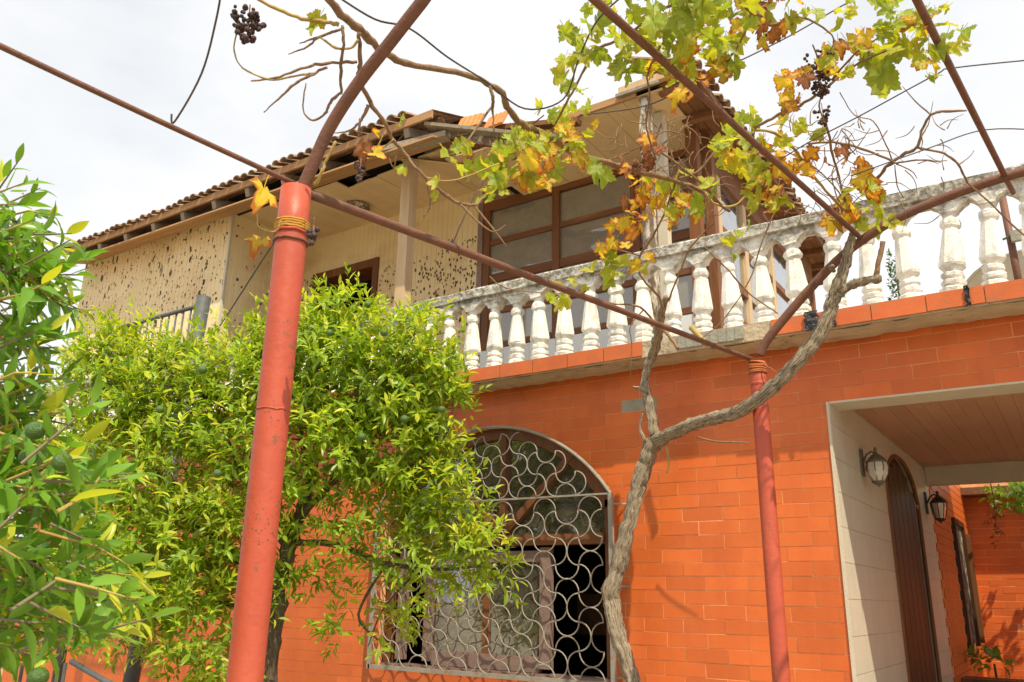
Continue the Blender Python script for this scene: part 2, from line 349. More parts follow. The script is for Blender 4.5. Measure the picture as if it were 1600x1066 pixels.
M['cypress'] = leaf_mat('cypress_green', (.07, .13, .03), (.10, .17, .04), None, .2, .6)
M['bush'] = leaf_mat('bush_green', (.14, .26, .03), (.2, .32, .04), None, .4, .4)

# ================================================================ THE SETTING
g = MB(); g.add([(-400, -400, GROUND), (400, -400, GROUND), (400, 400, GROUND), (-400, 400, GROUND)], [(0, 1, 2, 3)])
g.build('ground', M['ground'], kind='structure')

# ================================================================ THE HOUSE
WY = 6.0                                     # ground-floor wall plane
FLOOR = 1.94                                 # balcony floor
house = thing('house', 'two-storey house with orange clinker tiles below and flaking cream boards above', 'house')
XC, HA, SPR, RISE, WB = -4.27, 1.20, 0.80, 0.66, -0.62   # arched window opening
RA = (HA * HA + RISE * RISE) / (2 * RISE)
def za(x): return SPR + math.sqrt(max(RA * RA - (x - XC) ** 2, 0)) - (RA - RISE)
DX, DZ = -1.35, 1.36                         # passage opening: left edge, top
WX0, WX1 = -12.0, 3.2

# backing of the wall with its openings
b = MB()
TH = .25
def pane_y(x0, x1, z0, z1, y): b.add([(x0, y, z0), (x1, y, z0), (x1, y, z1), (x0, y, z1)], [(0, 1, 2, 3)])
for y in (WY, WY + TH):
    pane_y(WX0, XC - HA, GROUND, 1.9, y); pane_y(XC + HA, DX, GROUND, 1.9, y); pane_y(DX, WX1, DZ, 1.9, y)
    pane_y(XC - HA, XC + HA, GROUND, WB, y)
xs = np.linspace(XC - HA, XC + HA, 33)
for xa, xb in zip(xs[:-1], xs[1:]):
    for y in (WY, WY + TH): b.add([(xa, y, za(xa)), (xb, y, za(xb)), (xb, y, 1.9), (xa, y, 1.9)], [(0, 1, 2, 3)])
    b.add([(xa, WY, za(xa)), (xb, WY, za(xb)), (xb, WY + TH, za(xb)), (xa, WY + TH, za(xa))], [(0, 1, 2, 3)])
for x in (XC - HA, XC + HA): b.add([(x, WY, WB), (x, WY + TH, WB), (x, WY + TH, SPR), (x, WY, SPR)], [(0, 1, 2, 3)])
b.add([(XC - HA, WY, WB), (XC + HA, WY, WB), (XC + HA, WY + TH, WB), (XC - HA, WY + TH, WB)], [(0, 1, 2, 3)])
front_wall = b.build('front_wall', M['mortar'], house)

# the clinker tiles
PX_, PZ_, GAP, TP = .311, .0985, .0056, .0036
def tile_mesh(wd, ht, mat, name):
    c = .0008; t = MB(); w2, h2 = wd / 2, ht / 2
    t.add([(-w2, 0, -h2), (w2, 0, -h2), (w2, 0, h2), (-w2, 0, h2),
           (-w2, -TP + c, -h2), (w2, -TP + c, -h2), (w2, -TP + c, h2), (-w2, -TP + c, h2),
           (-w2 + c, -TP, -h2 + c), (w2 - c, -TP, -h2 + c), (w2 - c, -TP, h2 - c), (-w2 + c, -TP, h2 - c)],
          [(0, 1, 5, 4), (1, 2, 6, 5), (2, 3, 7, 6), (3, 0, 4, 7), (4, 5, 9, 8), (5, 6, 10, 9), (6, 7, 11, 10), (7, 4, 8, 11), (8, 9, 10, 11)])
    return t.mesh(name, mat)
full = tile_mesh(PX_ - GAP, PZ_ - GAP, M['tile'], 'brick')
tiles = []
for k in range(-31, 5):
    z0 = DZ + k * PZ_; z1 = z0 + PZ_ - GAP
    if z0 < GROUND: continue
    z1 = min(z1, 1.82)
    off = (.5 if k % 2 else 0.0) + random.uniform(-.06, .06)
    xr = WX1 if k >= 0 else DX
    i = int((WX0) / PX_) - 1
    while True:
        x0 = (i + off) * PX_; x1 = x0 + PX_ - GAP; i += 1
        if x0 >= xr - .01: break
        if x1 <= WX0: continue
        x0c, x1c = max(x0, WX0), min(x1, xr)
        hit = x1c > XC - HA and x0c < XC + HA and z1 > WB and z0 < SPR + RISE
        pieces = None
        if hit:
            pieces = []
            br = sorted({x0c, x1c} | {x for x in (XC - HA, XC + HA) if x0c < x < x1c} | {x for x in np.linspace(XC - HA, XC + HA, 33) if x0c < x < x1c})
            for xa, xb in zip(br[:-1], br[1:]):
                xm = (xa + xb) / 2
                if not (XC - HA < xm < XC + HA): pieces.append((xa, xb, z0, z0, z1)); continue
                a_, b_ = za(xa), za(xb)
                if min(a_, b_) < z1: 
                    la, lb = min(max(z0, a_), z1), min(max(z0, b_), z1)
                    if z1 - (la + lb) / 2 > .002 and z0 > WB: pieces.append((xa, xb, la, lb, z1))
                if z0 < WB: pieces.append((xa, xb, z0, z0, min(z1, WB)))
            if not pieces: continue
        c = ((x0c + x1c) / 2, WY, (z0 + z1) / 2); u, v, d = proj(c)
        inframe = -60 < u < 1660 and -60 < v < 1126
        # hidden behind the citrus trees or the slab -> lowest priority
        score = (inframe and 1 or 0) * (1000 / d) * (0.2 if u < 545 else 1.0) * ((x1c - x0c) / PX_)
        tiles.append((score, x0c, x1c, z0, z1, pieces))
tiles.sort(key=lambda t: -t[0])
patch_done = False
rest = MB()
PATCH = pY(1010, 629, WY)
def prism(m, x0, x1, la, lb, z1, y0=WY - TP, y1=WY):
    m.add([(x0, y0, la), (x1, y0, lb), (x1, y0, z1), (x0, y0, z1), (x0, y1, la), (x1, y1, lb), (x1, y1, z1), (x0, y1, z1)],
          [(0, 1, 2, 3), (0, 4, 5, 1), (1, 5, 6, 2), (2, 6, 7, 3), (3, 7, 4, 0)])
for n, (sc, x0, x1, z0, z1, pieces) in enumerate(tiles):
    wfull = abs((x1 - x0) - (PX_ - GAP)) < .002 and abs((z1 - z0) - (PZ_ - GAP)) < .002
    cx, cz = (x0 + x1) / 2, (z0 + z1) / 2
    if not patch_done and abs(cz - PATCH.z) < PZ_ / 2 and x0 < PATCH.x < x1 and n < 300:
        patch_done = True
        t = MB(); prism(t, x0, x1, z0, z0, z1, WY - .002); o = t.build('brick', M['concrete_grey'], front_wall, label='bare grey cement patch where a tile has come off'); continue
    if n < 300:
        if pieces is None and wfull:
            o = link('brick', full, front_wall); o.location = (cx, WY + random.uniform(-.0015, .002), cz)
            o.rotation_euler = (random.gauss(0, .006), random.gauss(0, .003), random.gauss(0, .004))
        else:
            t = MB()
            for (xa, xb, la, lb, zt) in (pieces or [(x0, x1, z0, z0, z1)]): prism(t, xa, xb, la, lb, zt)
            o = t.build('brick', M['tile'], front_wall)
    else:
        for (xa, xb, la, lb, zt) in (pieces or [(x0, x1, z0, z0, z1)]): prism(rest, xa, xb, la, lb, zt)
rest.build('brickwork', M['tile'], front_wall, kind='stuff')

# dark room behind the arched window
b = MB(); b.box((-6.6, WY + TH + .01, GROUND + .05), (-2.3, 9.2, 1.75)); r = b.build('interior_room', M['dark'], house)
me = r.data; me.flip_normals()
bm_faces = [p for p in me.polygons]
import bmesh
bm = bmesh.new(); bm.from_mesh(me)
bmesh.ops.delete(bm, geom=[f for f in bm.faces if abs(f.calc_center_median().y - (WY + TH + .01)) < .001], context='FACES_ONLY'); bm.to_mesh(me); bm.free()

# arched window
aw = MB()
YF = WY + .10
def arch_pts(inset, n=24):
    pts = [(XC - HA + inset, YF, WB + inset * .5), (XC - HA + inset, YF, SPR - inset * .3)]
    for x in np.linspace(XC - HA + inset, XC + HA - inset, n): pts.append((x, YF, za(XC + (x - XC) * (HA / (HA - inset))) - inset))
    pts += [(XC + HA - inset, YF, SPR - inset * .3), (XC + HA - inset, YF, WB + inset * .5)]
    return pts
arch_win = MB()
outer = arch_pts(.002); inner = arch_pts(.10)
for i in range(len(outer) - 1):
    o0, o1, i0, i1 = outer[i], outer[i+1], inner[i], inner[i+1]; s = lambda p, y: (p[0], y, p[2])
    ya, yb = YF - .03, YF + .05
    arch_win.add([s(o0, ya), s(o1, ya), s(i1, ya), s(i0, ya), s(o0, yb), s(o1, yb), s(i1, yb), s(i0, yb)], [(0, 1, 2, 3), (7, 6, 5, 4), (3, 2, 6, 7), (0, 4, 5, 1)])
arched = arch_win.build('arched_window', M['wood'], house)
TZ = .47
b = MB(); b.beam((XC - HA + .1, YF, TZ), (XC + HA - .1, YF, TZ), .11, .085); b.build('transom', M['wood_x'], arched)
fc = Vector((-4.17, YF + .005, TZ + .05))
for ang, ln in ((0, .86), (47, 1.02), (-47, 1.02), (-80, .0), (80, .0)):
    if ln:
        b = MB(); e = fc + Vector((math.sin(R(ang)) * ln, 0, math.cos(R(ang)) * ln))
        b.beam(fc, e, .06, .085, up=(0, 1, 0)); b.build('glazing_bar', M['wood'], arched)
mauve = pmat('mauve_sash_paint', (.27, .185, .165), (.21, .14, .125), 10, .6, c3=(.34, .25, .21), s3=14, t3=(.58, .75), bmp=.3)
for x, wd in ((-5.28, .09), (-4.96, .10), (-3.74, .10)):
    b = MB(); b.box((x - wd / 2, YF - .02, WB + .08), (x + wd / 2, YF + .04, TZ - .06)); b.build('sash_stile', mauve, arched)
b = MB(); b.box((-4.37, YF - .012, WB + .1), (-4.30, YF + .03, TZ - .15)); b.build('sash_stile', M['wood'], arched)
for z, hh in ((WB + .11, .12), (TZ - .13, .09)):
    b = MB(); b.box((-4.905, YF - .018, z - hh / 2), (-3.795, YF + .035, z + hh / 2)); b.build('sash_rail', mauve, arched)
b = MB(); b.box((XC - HA + .01, YF - .06, WB + .005), (XC + HA - .01, YF + .08, WB + .045)); b.build('sill', mauve, arched)
b = MB()
xs = np.linspace(XC - HA + .08, XC + HA - .08, 17)
for xa, xb in zip(xs[:-1], xs[1:]): b.add([(xa, YF + .012, TZ), (xb, YF + .012, TZ), (xb, YF + .012, za(xb) - .05), (xa, YF + .012, za(xa) - .05)], [(0, 1, 2, 3)])
b.build('pane', M['glass'], arched)
for x0, x1 in ((-4.92, -4.36), (-4.31, -3.78)):
    b = MB(); b.box((x0, YF + .006, WB + .1), (x1, YF + .011, TZ - .1)); b.build('pane', M['glass'], arched)
# a second sash stands open inside
b = MB(); b.box((-3.9, 6.9, -.3), (-3.2, 7.5, .05)); b.build('indoor_cabinet', M['dark_wood'], house)

# ---------------------------------------------------------------- balcony slab
SY = 5.70                                    # slab edge
b = MB(); b.box((WX0, SY, 1.80), (WX1, 6.26, 1.93)); b.box((WX0, 6.26, 1.83), (WX1, 12.0, 1.925))
slab = b.build('balcony_slab', M['concrete'], house)
# rough plaster skim under the edge
b = MB(); n = 90; xs = np.linspace(WX0, WX1, n * 3)
prev = None
for x in xs:
    lo = 1.787 - .016 * random.random(); cur = [(x, SY + .015 + .02 * random.random(), lo + .02), (x, SY + .12, lo), (x, 5.95, lo + .004)]
    if prev: b.add(prev + cur, [(0, 1, 4, 3), (1, 2, 5, 4)])
    prev = cur
b.build('plaster_skim', M['concrete'], slab)
x = WX0; gapx = (pY(1060, 545, SY).x, pY(1163, 530, SY).x)
while x < WX1:
    ln = .335; x1 = x + ln - .006
    lo, hi = (1.812 + random.uniform(-.003, .003)), 1.928
    if not (x1 > gapx[0] and x < gapx[1]):
        t = MB(); t.box((x, SY - .014, lo), (x1, SY - .002, hi)); o = t.build('edge_tile', M['edge_tile'], slab)
    x += ln
b = MB(); xs = np.linspace(gapx[0], gapx[1], 9)
for xa, xb in zip(xs[:-1], xs[1:]): b.box((xa, SY - .008 - .006 * random.random(), 1.82 + .01 * random.random()), (xb - .002, SY - .001, 1.922))
b.build('bare_mortar_edge', M['concrete_grey'], slab, label='stretch of slab edge that has lost its tiles')
for u0, v0 in ((1270, 512), (1302, 505), (1511, 462)):   # black plastic tied round the edge
    p = pY(u0, v0, SY - .02); b = MB(); wd = .018 if u0 > 1290 else .055
    rows = []
    for k in range(7):
        z = 1.80 + .14 * k / 6; rows.append([(p.x + (j - 2) * wd / 2.4 + random.gauss(0, .008), SY - .022 - .014 * random.random(), z) for j in range(5)])
    vs_ = [q for r_ in rows for q in r_]; b.add(vs_, [(k * 5 + j, k * 5 + j + 1, (k + 1) * 5 + j + 1, (k + 1) * 5 + j) for k in range(6) for j in range(4)])
    b.build('plastic_wrap', M['plastic'], slab)

# ---------------------------------------------------------------- passage beside the house wall
PE = 10.35                                   # far end of the passage
DC, DH, DS, DR = 8.62, .84, .92, .43         # arched door in the left wall
def zd(y): return DS + DR * math.sqrt(max(1 - ((y - DC) / DH) ** 2, 0))
b = MB(); x = DX - .0
def pan_x(y0, y1, z0, z1): b.add([(x, y0, z0), (x, y1, z0), (x, y1, z1), (x, y0, z1)], [(0, 1, 2, 3)])
pan_x(WY - .004, DC - DH, GROUND, 1.5); pan_x(DC + DH, PE, GROUND, 1.5)
ys = np.linspace(DC - DH, DC + DH, 25)
for ya, yb in zip(ys[:-1], ys[1:]):
    b.add([(x, ya, zd(ya)), (x, yb, zd(yb)), (x, yb, 1.5), (x, ya, 1.5)], [(0, 1, 2, 3)])
    b.add([(x, ya, zd(ya)), (x, yb, zd(yb)), (x - .05, yb, zd(yb)), (x - .05, ya, zd(ya))], [(0, 1, 2, 3)])
for y in (DC - DH, DC + DH): b.add([(x, y, GROUND), (x - .05, y, GROUND), (x - .05, y, DS), (x, y, DS)], [(0, 1, 2, 3)])
pw = b.build('passage_wall', M['paint_cream'], house)
tw, th = .36, .235
k = 0
while 1.44 - k * th > GROUND:
    z1 = 1.44 - k * th; z0 = max(z1 - th + .003, GROUND); k += 1; y = WY + .002
    while y < PE - .05:
        y1 = min(y + tw - .003, PE)
        pcs = []
        br = sorted({y, y1} | {q for q in np.linspace(DC - DH, DC + DH, 17) if y < q < y1})
        for ya, yb in zip(br[:-1], br[1:]):
            ym = (ya + yb) / 2
            if not DC - DH < ym < DC + DH: pcs.append((ya, yb, z0, z0))
            elif min(zd(ya), zd(yb)) < z1 - .004: pcs.append((ya, yb, min(max(z0, zd(ya)), z1), min(max(z0, zd(yb)), z1)))
        if pcs:
            t = MB()
            for ya, yb, la, lb in pcs:
                xo = DX + .008
                t.add([(xo, ya, la), (xo, yb, lb), (xo, yb, z1), (xo, ya, z1), (DX, ya, la), (DX, yb, lb), (DX, yb, z1), (DX, ya, z1)],
                      [(0, 1, 2, 3), (0, 4, 5, 1), (1, 5, 6, 2), (2, 6, 7, 3), (3, 7, 4, 0)])
            t.build('wall_tile', M['jamb_tile'], pw)
        y += tw
# door leaf of upright planks with an arched head
pdoor = thing('tmp', '', '') ; bpy.data.objects.remove(pdoor)
b = MB(); ys = np.linspace(DC - DH + .002, DC + DH - .002, 25); xd = DX - .045
for ya, yb in zip(ys[:-1], ys[1:]): b.add([(xd, ya, GROUND), (xd, yb, GROUND), (xd, yb, zd(yb)), (xd, ya, zd(ya))], [(0, 1, 2, 3)])
pdoor = b.build('passage_door', M['dark_wood'], house, label='dark wooden door with an arched head')
for q in range(6):
    y0 = DC - DH + .07 + q * .255; y1 = y0 + .235; t = MB(); zt = min(zd(y0 + .02), zd(y1 - .02)) - .06
    t.box((xd + .002, y0, GROUND + .05), (xd + .03, y1, zt)); t.build('plank', M['dark_wood'], pdoor)
b = MB(); pts = [(DX + .004, DC - DH + .012, GROUND), (DX + .004, DC - DH + .012, DS)] + [(DX + .004, y, zd(y) - .008) for y in np.linspace(DC - DH + .02, DC + DH - .012, 18)] + [(DX + .004, DC + DH - .012, GROUND)]
b.tube(pts, .02, 6); b.build('door_trim', M['wood'], pdoor)
# ceiling boards, lintel soffit, far beam
b = MB(); b.box((DX - .01, WY + TH, 1.50), (WX1, PE, 1.52)); pc = b.build('passage_ceiling', M['pass_ceil'], house)
xx = DX
while xx < WX1:
    t = MB(); t.box((xx + .001, WY + TH + .002, 1.468 + random.uniform(0, .003)), (xx + .119, PE - .14, 1.498)); t.build('ceiling_board', M['pass_ceil'], pc); xx += .12
b = MB(); b.box((DX - .002, WY - .006, DZ - .012), (WX1, WY + TH + .03, DZ + .002)); b.box((DX - .012, WY - .016, GROUND), (DX + .006, WY + .008, DZ)); b.build('opening_trim', M['paint_cream'], house)
b = MB(); b.box((DX + .009, WY + TH + .03, DZ - .005), (WX1, WY + TH + .04, 1.47)); b.build('lintel_back', M['paint_cream'], house)
b = MB(); b.box((DX + .01, PE - .15, 1.27), (WX1, PE, 1.499)); b.build('passage_beam', M['paint_cream'], house)
b = MB(); b.tube([pY(1578, 612, 6.9) + Vector((.02 * math.cos(a), 0, .02 * math.sin(a))) for a in np.linspace(0, 5, 9)], .004, 5); b.build('ceiling_hook', M['wire'], house)
b = MB(); b.box((2.2, WY, GROUND), (2.45, PE, 1.5)); b.build('passage_right_wall', M['paint_cream'], house)

# ---------------------------------------------------------------- upper floor
def boards(name, mat, a, c, z0, z1, pitch, parent=house, hole=None, label=None, nrm=None):
    """grooved upright boards on a wall from a to c (x, y), with an optional opening (s0, s1, ztop)"""
    a = Vector((*a, 0)); c = Vector((*c, 0)); d = (c - a); ln = d.length; d.normalize(); n = Vector((d.y, -d.x, 0))
    m = MB(); s = 0
    while s < ln - .001:
        e = min(s + pitch, ln)
        zz = z0
        if hole and hole[0] < (s + e) / 2 < hole[1]: zz = hole[2]
        g_ = .007; q = lambda t, o, z: tuple(a + d * t + n * o + Vector((0, 0, z)))
        m.add([q(s, 0, zz), q(s + g_, .007, zz), q(e - g_, .007, zz), q(e, 0, zz), q(s, 0, z1), q(s + g_, .007, z1), q(e - g_, .007, z1), q(e, 0, z1)],
              [(0, 1, 5, 4), (1, 2, 6, 5), (2, 3, 7, 6)])
        s = e
    o = m.build(name, mat, parent); 
    if label: o['label'] = label
    return o
LX, RX = -8.37, -2.52                        # corner of the projecting room, right-hand corner of the upper floor
RY = 7.25                                    # recessed wall
boards('projecting_room_front', M['siding_front'], (-11.75, 6.0), (LX, 6.0), FLOOR, 4.66, .082)
boards('projecting_room_side', M['siding_side'], (LX, 6.0), (LX, RY), FLOOR, 4.68, .082)
b = MB(); b.box((LX - .02, 5.985, FLOOR), (LX + .012, 6.02, 4.66)); b.build('corner_trim', M['paint_cream'], house)
boards('projecting_room_end', M['siding_side'], (-11.75, 10.0), (-11.75, 6.0), FLOOR, 4.66, .1)
boards('recessed_wall', M['siding_rear'], (LX, RY), (-5.36, RY), FLOOR, 4.70, .078, hole=(LX * -1 - 8.12, 8.37 - 7.01, 4.13))
# doorway
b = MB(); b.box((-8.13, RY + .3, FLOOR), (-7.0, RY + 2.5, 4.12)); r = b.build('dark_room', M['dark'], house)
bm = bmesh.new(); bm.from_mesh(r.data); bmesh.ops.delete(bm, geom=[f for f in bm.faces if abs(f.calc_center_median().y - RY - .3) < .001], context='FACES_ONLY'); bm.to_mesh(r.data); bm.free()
b = MB(); b.box((-8.16, RY - .03, FLOOR), (-8.07, RY + .32, 4.16)); b.box((-7.06, RY - .03, FLOOR), (-6.97, RY + .32, 4.16)); b.box((-8.07, RY - .028, 4.05), (-7.06, RY + .318, 4.158))
b.build('balcony_door_frame', M['wood'], house)
# pillar board between wall and window
b = MB(); b.box((-5.40, RY - .02, FLOOR), (-5.33, RY + .1, 4.5)); b.build('window_casing', mauve, house)
# low tiled wall under the glazing, and the glazing
LOW = 2.64
b = MB(); b.box((-5.33, RY - .0, FLOOR), (RX, RY + .12, LOW)); b.box((RX - .12, RY + .12, FLOOR), (RX, 11.0, LOW)); lw = b.build('low_wall', M['mortar'], house)
for q in range(3):
    z0 = FLOOR + q * .235 + .002; z1 = z0 + .23
    x = -5.33
    while x < RX - .01:
        t = MB(); x1 = min(x + .33, RX + .006); t.box((x + .001, RY - .008, z0), (x1 - .001, RY, min(z1, LOW + .002))); t.build('low_wall_tile', M['low_tile'], lw); x += .332
    y = RY
    while y < 10.9:
        t = MB(); t.box((RX, y + .002, z0), (RX + .008, min(y + .33, 11), min(z1, LOW + .002))); t.build('low_wall_tile', M['low_tile'], lw); y += .332
b = MB(); b.box((-5.33, RY - .006, LOW + .003), (RX + .006, RY + .12, LOW + .01)); b.build('low_wall_cap', M['low_tile'], lw)
win = MB(); WT = 4.46
win.box((-5.32, RY - .015, WT - .09), (RX, RY + .07, WT + .02)); window = win.build('balcony_window', M['wood_x'], house)
vx = [-5.27, -4.33, -3.37, -2.57]
for x in vx:
    b = MB(); b.box((x - .045, RY - .02, LOW + .01), (x + .045, RY + .06, WT - .09)); b.build('mullion', M['wood'], window)
zr = [3.95, 3.50, 3.10, LOW + .05]
for i in range(3):
    for z in zr:
        hh = .05 if z == 3.50 else .032
        b = MB(); b.box((vx[i] + .046, RY - .012, z - hh), (vx[i+1] - .046, RY + .05, z + hh)); b.build('glazing_rail', M['wood_x'], window)
    zz = [WT - .09] + zr
    for z1, z0 in zip(zz[:-1], zz[1:]):
        b = MB(); b.box((vx[i] + .04, RY + .016, z0 + .02), (vx[i+1] - .04, RY + .021, z1 - .02)); b.build('pane', M['glass_dust_reflection'], window)
sw = MB(); sw.box((RX - .08, RY + .07, 4.1), (RX + .01, 11.0, 4.2)); sidew = sw.build('side_window', M['wood'], house)
vy = [RY + .12, 8.15, 9.1, 10.05, 10.95]
for y in vy:
    b = MB(); b.box((RX - .07, y - .05, LOW + .01), (RX + .012, y + .05, 4.1)); b.build('mullion', M['wood_pale'] if y < 9.5 else M['wood'], sidew)
for i in range(4):
    for z in (3.05, 3.55, LOW + .05):
        b = MB(); b.box((RX - .05, vy[i] + .051, z - .035), (RX + .008, vy[i+1] - .051, z + .035)); b.build('glazing_rail', M['wood'], sidew)
    for z0, z1 in ((LOW + .06, 3.03), (3.07, 3.53), (3.57, 4.1)):
        b = MB(); b.box((RX - .03, vy[i] + .04, z0), (RX - .025, vy[i+1] - .04, z1)); b.build('pane', M['glass'], sidew)
b = MB(); b.box((RX - .06, RY + .1, 4.2), (RX, 11.0, 4.46)); b.build('side_boarding', M['rafter'], house)
# rooms behind the glazing: pale inner walls
b = MB(); b.box((-5.36, 8.9, FLOOR), (-3.0, 8.95, 4.46)); b.build('inner_wall', M['paint_cream'], house)
b = MB(); b.box((-5.36, RY + .1, 4.462), (RX - .06, 11, 4.50)); b.build('inner_ceiling', M['soffit'], house)

# posts
b = MB(); p0 = pY(628, 475, 6.15); b.box((-5.62, 6.10, FLOOR), (-5.49, 6.22, 4.60)); b.build('porch_post', M['wood_pale'], house, label='pale weathered wooden porch post')
wp = MB(); ring = []
for z in np.linspace(FLOOR, 4.40, 22):
    j = lambda s=.007: random.gauss(0, s); x0, x1, y0, y1 = -2.79, -2.69, 6.14, 6.23
    ring.append([(x0 + j(), y0 + j(), z), (-2.74 + j(), y0 - .012 + j(), z), (x1 + j(), y0 + j(), z), (x1 + j(), y1, z), (x0 + j(), y1, z)])
vs_ = [q for r_ in ring for q in r_]
wp.add(vs_, [(k * 5 + j, k * 5 + (j + 1) % 5, (k + 1) * 5 + (j + 1) % 5, (k + 1) * 5 + j) for k in range(21) for j in range(5)])
wp.build('porch_post', M['peel'], house, label='splintered porch post with peeling white paint')
b = MB(); b.box((-2.78, 6.45, FLOOR), (-2.69, 6.54, 4.42)); b.build('porch_post', M['paint_cream'], house, label='cream boxed porch post')
for x, y, wd in ((-2.58, 6.9, .11), (-2.50, 7.10, .09)):
    b = MB(); b.box((x - wd / 2, y - .05, FLOOR), (x + wd / 2, y + .05, 4.42)); b.build('corner_post', M['wood'], house)

# ---------------------------------------------------------------- roof
EZ = 4.72
rf = MB()
E0, E1 = -11.65, -4.80
rf.add([(E0, 5.60, EZ - .02), (E1, 5.60, EZ - .02), (E1, 9.2, EZ + 1.3), (E0, 9.2, EZ + 1.3)], [(0, 1, 2, 3)])
rf.add([(E0, 5.60, EZ - .05), (E1, 5.60, EZ - .05), (E1, 9.2, EZ + 1.27), (E0, 9.2, EZ + 1.27)], [(3, 2, 1, 0)])
RZ = 4.50
rf.add([(E1, 6.12, RZ), (-2.24, 6.12, RZ), (-3.5, 9.2, EZ + 1.3), (E1, 9.2, EZ + 1.3)], [(0, 1, 2, 3)])
rf.add([(-2.24, 6.12, RZ), (-2.24, 11.4, RZ), (-3.5, 11.4, EZ + 1.3), (-3.5, 9.2, EZ + 1.3)], [(0, 1, 2, 3)])
rf.add([(E0, 9.2, EZ + 1.3), (-3.5, 9.2, EZ + 1.3), (-3.5, 11.4, EZ + 1.3), (E0, 12.5, EZ)], [(0, 1, 2, 3)])
roof = rf.build('roof', M['roof_tile'], house)
tm = MB(); n = 7                              # a barrel tile, mouth towards -y, 0.42 long
for yy, rr in ((0, .060), (.42, .052)):
    for k in range(n):
        a = math.pi * k / (n - 1); tm.v.append((math.cos(a) * rr, yy, math.sin(a) * rr * .72))
    for k in range(n):
        a = math.pi * k / (n - 1); tm.v.append((math.cos(a) * (rr - .013), yy, math.sin(a) * (rr - .013) * .72))
for k in range(n - 1):
    tm.f += [(k, k + 1, 2*n + k + 1, 2*n + k), (n + k + 1, n + k, 3*n + k, 3*n + k + 1), (k + 1, k, n + k, n + k + 1)]; tm.m += [0] * 3
tm_me = tm.mesh('roof_tile', M['roof_tile'])
sl = math.atan2(1.32, 3.6)
for row in range(2):
    x = E0
    while x < E1 - .3:
        o = link('roof_tile', tm_me, roof); yy = 5.53 + row * .33
        o.location = (x + random.gauss(0, .006), yy + random.gauss(0, .012), EZ - .02 + (yy - 5.53) * math.tan(sl) + random.gauss(0, .006) + (.05 * math.sin((x + 8) * .8)) * .4)
        o.rotation_euler = (sl + random.gauss(0, .02), random.gauss(0, .03), random.gauss(0, .03)); x += .135
for row in range(2):
    y = 6.1
    while y < 11.3:
        o = link('roof_tile', tm_me, roof); xx = -2.17 - row * .33
        o.location = (xx + random.gauss(0, .014), y, RZ + .01 + (-2.17 - xx) * .5 + random.gauss(0, .008)); o.rotation_euler = (R(26) + random.gauss(0, .02), random.gauss(0, .03), R(90) + random.gauss(0, .03)); y += .14
# loose tiles and broken pieces where the roof has slipped
def slab_piece(name, mat, c, sx, sy, sz, rot, parent=roof, label=None):
    m = MB(); m.box((-sx/2, -sy/2, -sz/2), (sx/2, sy/2, sz/2)); o = m.build(name, mat, parent, label=label); o.location = c; o.rotation_euler = rot; return o
for u, v, Y, mat, rz in ((735, 190, 5.9, 'roof_new', .1), (775, 188, 5.95, 'roof_new', -.15)):
    p = pY(u, v, Y); m = MB()
    for k in range(9): m.box((-.13 + k * .03, -.012 - .006 * (k % 2), -.10), (-.13 + k * .03 + .027, .012, .075 + .02 * random.random()))
    o = m.build('broken_tile', M[mat], roof); o.location = p; o.rotation_euler = (R(-25), R(4), rz)
for u, v, Y, ry, ln in ((660, 197, 5.75, -.12, .42), (690, 190, 5.8, -.02, .5), (640, 210, 5.7, -.3, .4), (850, 232, 6.05, .06, .5), (800, 212, 5.95, .02, .5), (735, 214, 5.8, .0, .5)):
    o = link('roof_tile', tm_me, roof); o.location = pY(u, v, Y); o.rotation_euler = (random.gauss(.1, .1), ry, R(75) + random.gauss(0, .3))
for (u0, v0, Y0), (u1, v1, Y1), wd, ht, mt in (((585, 240, 5.62), (700, 212, 5.75), .12, .06, 'wood_grey'), ((690, 208, 5.75), (872, 240, 6.05), .05, .07, 'peel'),
        ((670, 200, 5.7), (880, 222, 6.0), .2, .035, 'wood_grey'), ((690, 226, 5.9), (900, 214, 6.1), .16, .03, 'rafter'), ((745, 205, 6.0), (905, 190, 6.1), .1, .05, 'rafter')):
    b = MB(); b.beam(pY(u0, v0, Y0), pY(u1, v1, Y1), wd, ht); b.build('loose_board', M[mt], roof)
# eave of the projecting room: batten, rafter ends, sloping soffit
b = MB(); b.beam((E0, 5.60, EZ - .065), (E1, 5.60, EZ - .075), .03, .085); b.build('eave_batten', M['wood_tan'], roof)
x = E0 + .3
while x < E1:
    b = MB(); b.beam((x, 5.62, EZ - .17), (x, 6.9, EZ + .28), .07, .10); b.build('rafter', M['wood_grey'], roof); x += .62
b = MB(); b.box((E0, 6.05, EZ - .1), (E1, 6.08, EZ + .10)); b.build('eave_shade_strip', M['dark'], roof)  # near-black strip, painted shade inside the eave gap
for k in range(5):                            # soffit boards of the projecting eave run along it
    y0 = 5.60 + k * .085; y1 = y0 + .08; z0 = 4.50 + (y0 - 5.6) * .33; z1 = 4.50 + (y1 - 5.6) * .33
    xe = -4.78 if k < 4 else LX
    m = MB(); m.add([(E0, y0, z0), (xe, y0, z0 - .12 * (k < 4)), (xe, y1, z1 - .12 * (k < 4)), (E0, y1, z1), (E0, y0, z0 + .02), (xe, y0, z0 + .02 - .12 * (k < 4)), (xe, y1, z1 + .02 - .12 * (k < 4)), (E0, y1, z1 + .02)],
                    [(3, 2, 1, 0), (4, 5, 6, 7), (0, 1, 5, 4), (2, 3, 7, 6), (1, 2, 6, 5), (0, 4, 7, 3)])
    m.build('soffit_board', M['wood_tan'], roof)
